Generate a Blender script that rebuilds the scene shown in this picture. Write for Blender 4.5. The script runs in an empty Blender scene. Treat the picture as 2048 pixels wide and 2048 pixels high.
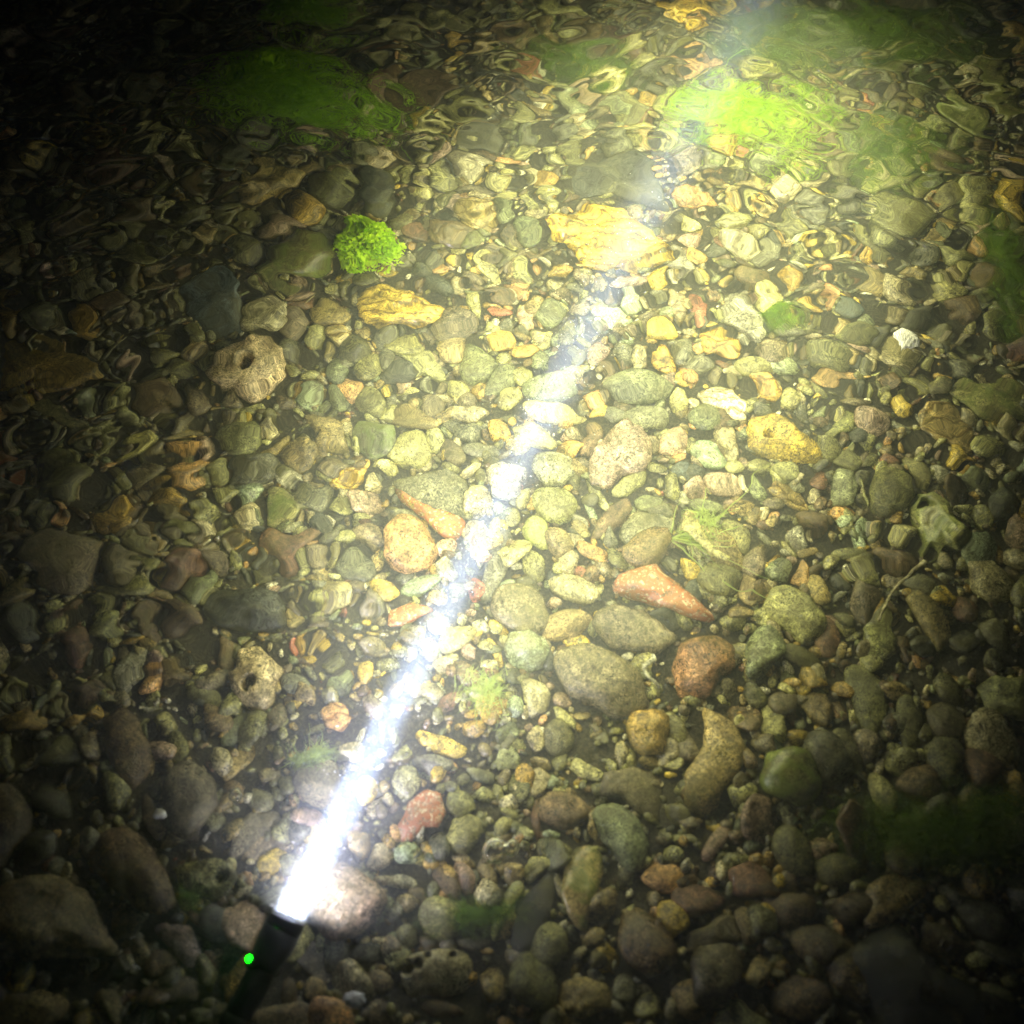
import bpy, bmesh, math, random
import numpy as np
from mathutils import Vector, Matrix

SEED = 7
rng = np.random.default_rng(SEED)
random.seed(SEED)
sc = bpy.context.scene
col = sc.collection
R = math.radians

# ------------------------------------------------------------------ camera
CAM_H, TILT, FOV = 0.80, R(28), R(50)
CAM = np.array([0.0, -0.425, CAM_H])
WATER = 0.13                       # water depth over the bed (m)
IOR = 1.33
cd = bpy.data.cameras.new('camera'); cam = bpy.data.objects.new('camera', cd); col.objects.link(cam)
cam.location = CAM.tolist(); cam.rotation_euler = (TILT, 0, 0)
cd.sensor_fit = 'HORIZONTAL'; cd.angle = FOV
cd.clip_start = 0.01; cd.clip_end = 60
cd.dof.use_dof = True; cd.dof.focus_distance = 0.90; cd.dof.aperture_fstop = 4.2
sc.camera = cam

# ------------------------------------------------------------------ world: night
w = bpy.data.worlds.new('World'); sc.world = w; w.use_nodes = True
nt = w.node_tree; bg = nt.nodes['Background']
sky = nt.nodes.new('ShaderNodeTexSky'); sky.sky_type = 'NISHITA'; sky.sun_disc = False
sky.sun_elevation = R(2); sky.sun_rotation = R(200)
nt.links.new(sky.outputs[0], bg.inputs[0]); bg.inputs[1].default_value = 0.0015

sc.view_settings.view_transform = 'Standard'; sc.view_settings.look = 'None'
sc.view_settings.exposure = 0.28; sc.view_settings.gamma = 1.0
cy = sc.cycles
cy.max_bounces = 6; cy.diffuse_bounces = 2; cy.glossy_bounces = 2; cy.transmission_bounces = 4
cy.volume_bounces = 1; cy.transparent_max_bounces = 8
cy.caustics_reflective = False; cy.caustics_refractive = False
cy.sample_clamp_indirect = 60.0; cy.use_denoising = True
cy.use_adaptive_sampling = True; cy.adaptive_threshold = 0.02

# pixel of the 2048 px photograph -> point of the place, through the flat water surface
def at(px, py, z=0.0):
    t = math.tan(FOV/2)
    d = np.array([(px-1024)/1024*t, -(py-1024)/1024*t, -1.0]); d /= np.linalg.norm(d)
    c, s = math.cos(TILT), math.sin(TILT)
    d = np.array([d[0], c*d[1]-s*d[2], s*d[1]+c*d[2]])
    k = (WATER-CAM[2])/d[2]; p = CAM+k*d
    if z >= WATER:
        return CAM+(z-CAM[2])/d[2]*d
    h = math.hypot(d[0], d[1])/IOR
    dd = np.array([d[0]/IOR, d[1]/IOR, -math.sqrt(1-h*h)])
    return p+(z-WATER)/dd[2]*dd

# ------------------------------------------------------------------ lights
BEAM_Z = 0.060
LENS = at(572, 1845, BEAM_Z)
AIM = at(1330, 350, 0.110)
BDIR = Vector((AIM-LENS).tolist()).normalized()
def lamp(name, kind, loc, direction=(0, 0, -1), **kw):
    l = bpy.data.lights.new(name, kind)
    for k, v in kw.items(): setattr(l, k, v)
    o = bpy.data.objects.new(name, l); col.objects.link(o)
    o.location = loc
    o.rotation_mode = 'QUATERNION'
    o.rotation_quaternion = Vector(direction).to_track_quat('-Z', 'Y')
    return o
lens_v = Vector(LENS.tolist())
beam = lamp('torch_beam', 'AREA', lens_v+BDIR*0.003, BDIR, shape='DISK', size=0.022, energy=0.25,
            spread=R(4.8), color=(0.62, 0.72, 1.0))
spill = lamp('torch_spill', 'AREA', lens_v+BDIR*0.0032, BDIR, shape='DISK', size=0.020, energy=0.30,
             spread=R(72), color=(0.84, 0.80, 1.0))
flood = lamp('torch_bezel_flood', 'AREA', lens_v+BDIR*0.0034, BDIR, shape='DISK', size=0.022, energy=0.12,
             spread=R(172), color=(1.0, 0.93, 0.95))
# beam light thrown back down by the underside of the water surface, above the beam
g0 = at(820, 1180, WATER); g1 = at(1490, 80, WATER); gm = (g0+g1)/2
glare = lamp('surface_reflection_of_torch', 'AREA', (gm[0]+.02, gm[1], WATER-0.008), (0, 0, -1), shape='ELLIPSE',
             size=0.38, size_y=1.25*float(np.linalg.norm((g1-g0)[:2])), energy=4.0, spread=R(152), color=(1.0, 0.965, 0.50))
ga = math.atan2(g1[1]-g0[1], g1[0]-g0[0])-math.pi/2
glare.rotation_mode = 'XYZ'; glare.rotation_euler = (0, 0, ga)

# ------------------------------------------------------------------ helpers
def tag(o, label=None, cat=None, group=None, kind=None):
    if label: o['label'] = label
    if cat: o['category'] = cat
    if group: o['group'] = group
    if kind: o['kind'] = kind
    return o
def mk(name, v, f, m, parent=None, loc=None, smooth=True):
    v = np.asarray(v, dtype=np.float32); f = np.asarray(f, dtype=np.int32)
    me = bpy.data.meshes.new(name)
    n, k = f.shape
    me.vertices.add(len(v)); me.vertices.foreach_set('co', v.ravel())
    me.loops.add(n*k); me.loops.foreach_set('vertex_index', f.ravel())
    me.polygons.add(n)
    me.polygons.foreach_set('loop_start', np.arange(0, n*k, k, dtype=np.int32))
    me.polygons.foreach_set('loop_total', np.full(n, k, dtype=np.int32))
    if smooth: me.polygons.foreach_set('use_smooth', np.ones(n, dtype=bool))
    me.update(); me.validate()
    o = bpy.data.objects.new(name, me); col.objects.link(o)
    if m: me.materials.append(m)
    if loc is not None: o.location = [float(a) for a in loc]
    if parent: o.parent = parent
    return o
ICO = {}
def ico(s):
    if s not in ICO:
        bm = bmesh.new(); bmesh.ops.create_icosphere(bm, subdivisions=s, radius=1.0)
        ICO[s] = (np.array([v.co[:] for v in bm.verts]), np.array([[v.index for v in f.verts] for f in bm.faces]))
        bm.free()
    return ICO[s]
def fnoise(p, scale, r, n=10):
    out = np.zeros(len(p))
    for i in range(n):
        k = r.normal(size=3); k *= scale*r.uniform(.6, 1.5)/np.linalg.norm(k)
        out += np.sin(p@k+r.uniform(0, 6.28))
    return out/math.sqrt(n)

# ------------------------------------------------------------------ materials
class N:
    def __init__(s, name):
        s.m = bpy.data.materials.new(name); s.m.use_nodes = True
        s.t = s.m.node_tree; s.t.nodes.clear(); s.out = s.n('OutputMaterial')
    def n(s, t, **kw):
        x = s.t.nodes.new('ShaderNode'+t)
        for k, v in kw.items():
            if k.startswith('i_'): x.inputs[k[2:].replace('_', ' ')].default_value = v
            else: setattr(x, k, v)
        return x
    def l(s, a, b): s.t.links.new(a, b)
    def ramp(s, src, stops, interp='LINEAR'):
        r = s.n('ValToRGB'); r.color_ramp.interpolation = interp
        e = r.color_ramp.elements
        while len(e) < len(stops): e.new(0.5)
        for k, (p, c) in enumerate(stops):
            e[k].position = p; e[k].color = c if len(c) == 4 else (*c, 1)
        s.l(src, r.inputs[0]); return r.outputs[0]
    def mix(s, mode, fac, a, b):
        x = s.n('Mix', data_type='RGBA', blend_type=mode)
        for sock, v in ((x.inputs[0], fac), (x.inputs[6], a), (x.inputs[7], b)):
            if isinstance(v, (int, float)): sock.default_value = v
            elif isinstance(v, tuple): sock.default_value = v if len(v) == 4 else (*v, 1)
            else: s.l(v, sock)
        return x.outputs[2]
def g(v): return (v, v, v, 1)
def stone_mat(name, kind, attr=False):
    s = N(name)
    info = s.n('ObjectInfo')
    tc = s.n('TexCoord')
    off = s.n('VectorMath', operation='MULTIPLY_ADD'); s.l(info.outputs['Random'], off.inputs[0])
    off.inputs[1].default_value = (13, 29, 7)
    s.l(tc.outputs['Object'], off.inputs[2]); vec = off.outputs[0]
    base = info.outputs['Color']
    if attr:
        a = s.n('Attribute', attribute_name='tint'); base = a.outputs['Color']
    big = s.n('TexNoise', i_Scale=55.0, i_Detail=5.0, i_Roughness=.6, i_Distortion=.5); s.l(vec, big.inputs['Vector'])
    c = s.mix('MULTIPLY', 1.0, base, s.ramp(big.outputs[0], [(.30, (.38, .35, .32)), (.5, (.92, .92, .88)), (.70, (1.6, 1.6, 1.5))]))
    fine = s.n('TexNoise', i_Scale=900.0, i_Detail=4.0, i_Roughness=.7); s.l(vec, fine.inputs['Vector'])
    c = s.mix('MULTIPLY', 1.0, c, s.ramp(fine.outputs[0], [(.34, g(.30)), (.47, g(.95)), (.55, g(1.1)), (.68, g(1.6))]))
    # thin dark wandering bands: bedding and cracks seen on most of these stones
    iso = s.n('TexNoise', i_Scale=75.0, i_Detail=5.0, i_Roughness=.62, i_Distortion=1.2); s.l(vec, iso.inputs['Vector'])
    band = s.ramp(iso.outputs[0], [(.40, g(1)), (.435, g(.35)), (.46, g(1)), (.505, g(1.05)), (.525, g(.30)), (.545, g(1)), (.62, g(1)), (.635, g(.45)), (.66, g(1.1))])
    c = s.mix('MULTIPLY', {'smooth': .6, 'mossy': .7}.get(kind, .85), c, band)
    mid = s.n('TexNoise', i_Scale=230.0, i_Detail=4.0, i_Roughness=.7, i_Distortion=.8); s.l(vec, mid.inputs['Vector'])
    c = s.mix('MULTIPLY', 1.0, c, s.ramp(mid.outputs[0], [(.36, g(.35)), (.47, g(.9)), (.58, g(1.15)), (.68, g(1.75))]))
    pit = s.n('TexVoronoi', i_Scale=420.0); s.l(vec, pit.inputs['Vector'])
    pm = s.ramp(big.outputs[0], [(.46, g(0)), (.56, g(1))])
    c = s.mix('MULTIPLY', pm, c, s.ramp(pit.outputs[0], [(.16, g(.22)), (.30, g(.95)), (.6, g(1.08))]))
    hh = s.n('Math', operation='MULTIPLY_ADD'); s.l(iso.outputs[0], hh.inputs[0]); hh.inputs[1].default_value = 1.6; s.l(fine.outputs[0], hh.inputs[2])
    h = hh.outputs[0]; bd = .55
    if kind == 'speckled':
        v = s.n('TexNoise', i_Scale=330.0, i_Detail=3.0, i_Roughness=.75, i_Distortion=1.0); s.l(vec, v.inputs['Vector'])
        c = s.mix('MULTIPLY', .9, c, s.ramp(v.outputs[0], [(.36, g(.10)), (.45, g(.9)), (.62, g(1.1)), (.70, g(1.9))]))
        h = v.outputs[0]; bd = .6
    if kind == 'layered':
        wv = s.n('TexWave', i_Scale=28.0, i_Distortion=9.0, i_Detail=3.0, bands_direction='Y'); wv.inputs['Detail Scale'].default_value = 2.0
        s.l(vec, wv.inputs['Vector'])
        c = s.mix('MULTIPLY', .85, c, s.ramp(wv.outputs[0], [(.0, (.22, .15, .07)), (.10, (.75, .62, .42)), (.2, g(1.0)), (1, (1.15, 1.12, 1.05))]))
        h = wv.outputs[0]; bd = .5
    if kind == 'rusty':
        v = s.n('TexNoise', i_Scale=240.0, i_Detail=4.0, i_Roughness=.75); s.l(vec, v.inputs['Vector'])
        c = s.mix('MIX', s.ramp(v.outputs[0], [(.42, g(0)), (.50, g(1))]), c, (.36, .125, .05))
        v2 = s.n('TexNoise', i_Scale=300.0, i_Detail=2.0); s.l(vec, v2.inputs['Vector'])
        c = s.mix('MIX', s.ramp(v2.outputs[0], [(.60, g(0)), (.64, g(.8))]), c, (.62, .52, .36))
        h = v.outputs[0]; bd = .6
    if kind == 'mossy':
        v = s.n('TexNoise', i_Scale=70.0, i_Detail=5.0, i_Roughness=.7); s.l(vec, v.inputs['Vector'])
        c = s.mix('MIX', s.ramp(v.outputs[0], [(.42, g(0)), (.58, g(.5))]), c, (.16, .24, .04))
        h = v.outputs[0]; bd = .6
    if kind == 'veined':
        v = s.n('TexVoronoi', feature='DISTANCE_TO_EDGE', i_Scale=80.0); 
        d = s.n('TexNoise', i_Scale=90.0, i_Detail=4.0); s.l(vec, d.inputs['Vector'])
        mx = s.mix('LINEAR_LIGHT', .03, vec, d.outputs[1]); s.l(mx, v.inputs['Vector'])
        c = s.mix('MULTIPLY', .8, c, s.ramp(v.outputs[0], [(.0, g(.15)), (.05, g(.5)), (.12, g(1.0))]))
        h = v.outputs[0]; bd = .3
    # a thin film of olive silt and algae lies in patches on everything in this stream
    fl = s.n('TexNoise', i_Scale=26.0, i_Detail=5.0, i_Roughness=.65)
    gpos = s.n('NewGeometry'); s.l(gpos.outputs['Position'], fl.inputs['Vector'])
    c = s.mix('MIX', s.ramp(fl.outputs[0], [(.45, g(0)), (.72, g(.55))]), c, (.19, .175, .06))
    b = s.n('Bump', i_Strength=bd, i_Distance=.0018); s.l(h, b.inputs['Height'])
    p = s.n('BsdfPrincipled', i_Roughness=.24); p.inputs['Specular IOR Level'].default_value = .8
    s.l(c, p.inputs['Base Color']); s.l(b.outputs[0], p.inputs['Normal'])
    s.l(p.outputs[0], s.out.inputs[0])
    return s.m
MATS = {k: stone_mat('stone_'+k, k) for k in ('smooth', 'speckled', 'layered', 'rusty', 'mossy', 'veined')}
def plain(name, c, rough=.5, metal=0.0, emit=None, es=0.0, spec=.5):
    s = N(name); p = s.n('BsdfPrincipled', i_Roughness=rough, i_Metallic=metal)
    nz = s.n('TexNoise', i_Scale=180.0, i_Detail=3.0)
    cc = s.mix('MULTIPLY', .5, (*c, 1), s.ramp(nz.outputs[0], [(.3, g(.6)), (.7, g(1.3))]))
    s.l(cc, p.inputs['Base Color']); p.inputs['Specular IOR Level'].default_value = spec
    if emit: p.inputs['Emission Color'].default_value = (*emit, 1); p.inputs['Emission Strength'].default_value = es
    s.l(p.outputs[0], s.out.inputs[0]); return s.m
def leaf_mat(name, c1, c2, alpha=1.0):
    s = N(name); nz = s.n('TexNoise', i_Scale=60.0, i_Detail=2.0)
    tc = s.n('TexCoord'); s.l(tc.outputs['Object'], nz.inputs['Vector'])
    c = s.ramp(nz.outputs[0], [(.35, c1), (.65, c2)])
    d = s.n('BsdfDiffuse'); t = s.n('BsdfTranslucent'); s.l(c, d.inputs[0]); s.l(c, t.inputs[0])
    mx = s.n('MixShader'); mx.inputs[0].default_value = .5; s.l(d.outputs[0], mx.inputs[1]); s.l(t.outputs[0], mx.inputs[2])
    last = mx.outputs[0]
    if alpha < 1:
        tr = s.n('BsdfTransparent'); m2 = s.n('MixShader'); m2.inputs[0].default_value = alpha
        s.l(tr.outputs[0], m2.inputs[1]); s.l(last, m2.inputs[2]); last = m2.outputs[0]
    s.l(last, s.out.inputs[0]); return s.m

# ------------------------------------------------------------------ setting: bed and water
def axis_pts(a0, a1, n, outer):
    ins = np.linspace(a0, a1, n)
    o = np.array([.1, .3, .7, 1.4, 2.6]) if outer else np.array([])
    return np.concatenate([a0-o[::-1], ins, a1+o])
def grid(xs, ys):
    X, Y = np.meshgrid(xs, ys); nx, ny = len(xs), len(ys)
    i = np.arange(nx*ny).reshape(ny, nx)
    f = np.stack([i[:-1, :-1], i[:-1, 1:], i[1:, 1:], i[1:, :-1]], -1).reshape(-1, 4)
    return X.ravel(), Y.ravel(), f, i
def bed_h(x, y):
    p = np.stack([x, y, np.zeros_like(x)], 1)
    return .004*fnoise(p, 14, np.random.default_rng(3))+.0015*fnoise(p, 70, np.random.default_rng(4))
X, Y, F, I = grid(axis_pts(-1, 1, 260, True), axis_pts(-.9, 1.1, 260, True))
s = N('stream_bed_silt')
tc = s.n('TexCoord'); nz = s.n('TexNoise', i_Scale=500.0, i_Detail=6.0, i_Roughness=.75); s.l(tc.outputs['Object'], nz.inputs['Vector'])
c = s.ramp(nz.outputs[0], [(.3, (.008, .007, .004)), (.5, (.06, .054, .030)), (.64, (.15, .135, .08)), (.74, (.30, .27, .18))])
b = s.n('Bump', i_Strength=.9, i_Distance=.003); s.l(nz.outputs[0], b.inputs['Height'])
p = s.n('BsdfPrincipled', i_Roughness=.7); s.l(c, p.inputs['Base Color']); s.l(b.outputs[0], p.inputs['Normal']); s.l(p.outputs[0], s.out.inputs[0])
tag(mk('ground', np.stack([X, Y, bed_h(X, Y)-.001], 1), F, s.m), kind='structure')

def gauss(x, y, px, py, r):
    q = at(px, py, WATER); return np.exp(-((x-q[0])**2+(y-q[1])**2)/(2*r*r))
def ripple(x, y):
    ss = np.clip((y+.02)/.40, 0, 1); ss = ss*ss*(3-2*ss)
    m = .25+.72*ss
    m += .6*gauss(x, y, 600, 1240, .028)+.75*gauss(x, y, 300, 1050, .10)+.15*gauss(x, y, 1650, 900, .10)
    m *= 1-.6*gauss(x, y, 900, 1000, .10)
    m += .3*gauss(x, y, 350, 500, .12)
    m *= 1-.75*gauss(x, y, 490, 730, .04)
    m *= 1-.8*gauss(x, y, 510, 1350, .022)
    m *= 1-.5*gauss(x, y, 800, 600, .04)
    m *= 1-.45*gauss(x, y, 1570, 860, .05)
    m *= 1-.65*gauss(x, y, 1230, 460, .06)
    m *= 1-.6*gauss(x, y, 737, 500, .04)
    r = np.random.default_rng(21)
    wx = x+.012*np.sin(18*y+1)+.006*np.sin(47*y+31*x); wy = y+.014*np.sin(15*x+2)+.006*np.sin(52*x-23*y+1)
    h = np.zeros_like(x)
    for i in range(26):
        lam = r.uniform(.010, .045); th = math.pi/2+r.normal()*.5-.22*(1 if i % 2 else -1)
        k = 2*math.pi/lam
        env = .5+.5*np.sin((x*math.cos(th+1.2)+y*math.sin(th+1.2))*k*.17+r.uniform(0, 6.28))
        h += env*(RIP/k)*np.sin(k*(wx*math.cos(th)+wy*math.sin(th))+r.uniform(0, 6.28))
    return h*m
RIP = .09
X, Y, F, I = grid(axis_pts(-.85, .85, 620, True), axis_pts(-.75, 1.0, 620, True))
Z = ripple(X, Y)
edge = (np.abs(X) > .86) | (Y > 1.01) | (Y < -.76); Z[edge] *= 0
top = np.stack([X, Y, Z+WATER], 1); nT = len(top)
rim = np.concatenate([I[0, :], I[1:, -1], I[-1, -2::-1], I[-2:0:-1, 0]])
low = top[rim].copy(); low[:, 2] = -.12
k = len(rim); li = nT+np.arange(k)
side = np.stack([rim, li, np.roll(li, -1), np.roll(rim, -1)], 1)
corner = [nT+0, nT+len(I[0])-1, nT+len(I[0])-1+len(I)-1, nT+2*(len(I[0])-1)+len(I)-1]
me_v = np.concatenate([top, low])
wm = N('clear_stream_water')
gl = wm.n('BsdfGlass', i_Roughness=0.0, i_IOR=IOR); wm.l(gl.outputs[0], wm.out.inputs[0])
pv = wm.n('VolumePrincipled'); pv.inputs['Color'].default_value = (.80, .88, .95, 1)
pv.inputs['Density'].default_value = 0.95; pv.inputs['Anisotropy'].default_value = .1
wm.l(pv.outputs[0], wm.out.inputs[1])
bmw = bpy.data.meshes.new('water')
faces = F.tolist()+side.tolist()+[li[::-1].tolist()]
bmw.from_pydata(me_v.tolist(), [], faces); bmw.polygons.foreach_set('use_smooth', [True]*len(F)+[False]*(len(side)+1)); bmw.update()
bmw.materials.append(wm.m)
wo = bpy.data.objects.new('water', bmw); col.objects.link(wo); tag(wo, kind='structure')
# ------------------------------------------------------------------ stones
COL = dict(o=(.18,.175,.075), O=(.34,.335,.145), t=(.36,.28,.125), T=(.50,.44,.27), g=(.18,.18,.125), G=(.20,.225,.125),
    y=(.58,.42,.07), Y=(.47,.44,.19), c=(.48,.32,.08), r=(.38,.13,.08), R=(.19,.10,.06), b=(.16,.11,.055),
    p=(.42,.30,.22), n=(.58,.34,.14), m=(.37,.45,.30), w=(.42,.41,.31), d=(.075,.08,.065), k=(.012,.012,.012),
    s=(.09,.12,.14), u=(.20,.165,.105), e=(.70,.55,.36), i=(.27,.15,.075))
CN = dict(o='olive', O='pale olive', t='tan', T='pale tan', g='grey', G='grey green', y='yellow', Y='pale yellow',
    c='ochre', r='red', R='reddish brown', b='brown', p='pinkish', n='orange', m='mint green', w='whitish', d='dark grey',
    k='black', e='cream', i='rust brown', s='slate blue', u='taupe')
CROP = dict(A=(0,0,2.76), B=(700,0,2.76), C=(1348,0,2.76), D=(0,680,2.76), E=(680,680,2.76), F=(1348,680,2.76),
    G=(0,1348,2.76), H=(680,1348,2.76), I=(1348,1348,2.76), Z=(400,1600,4.3125))
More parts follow.
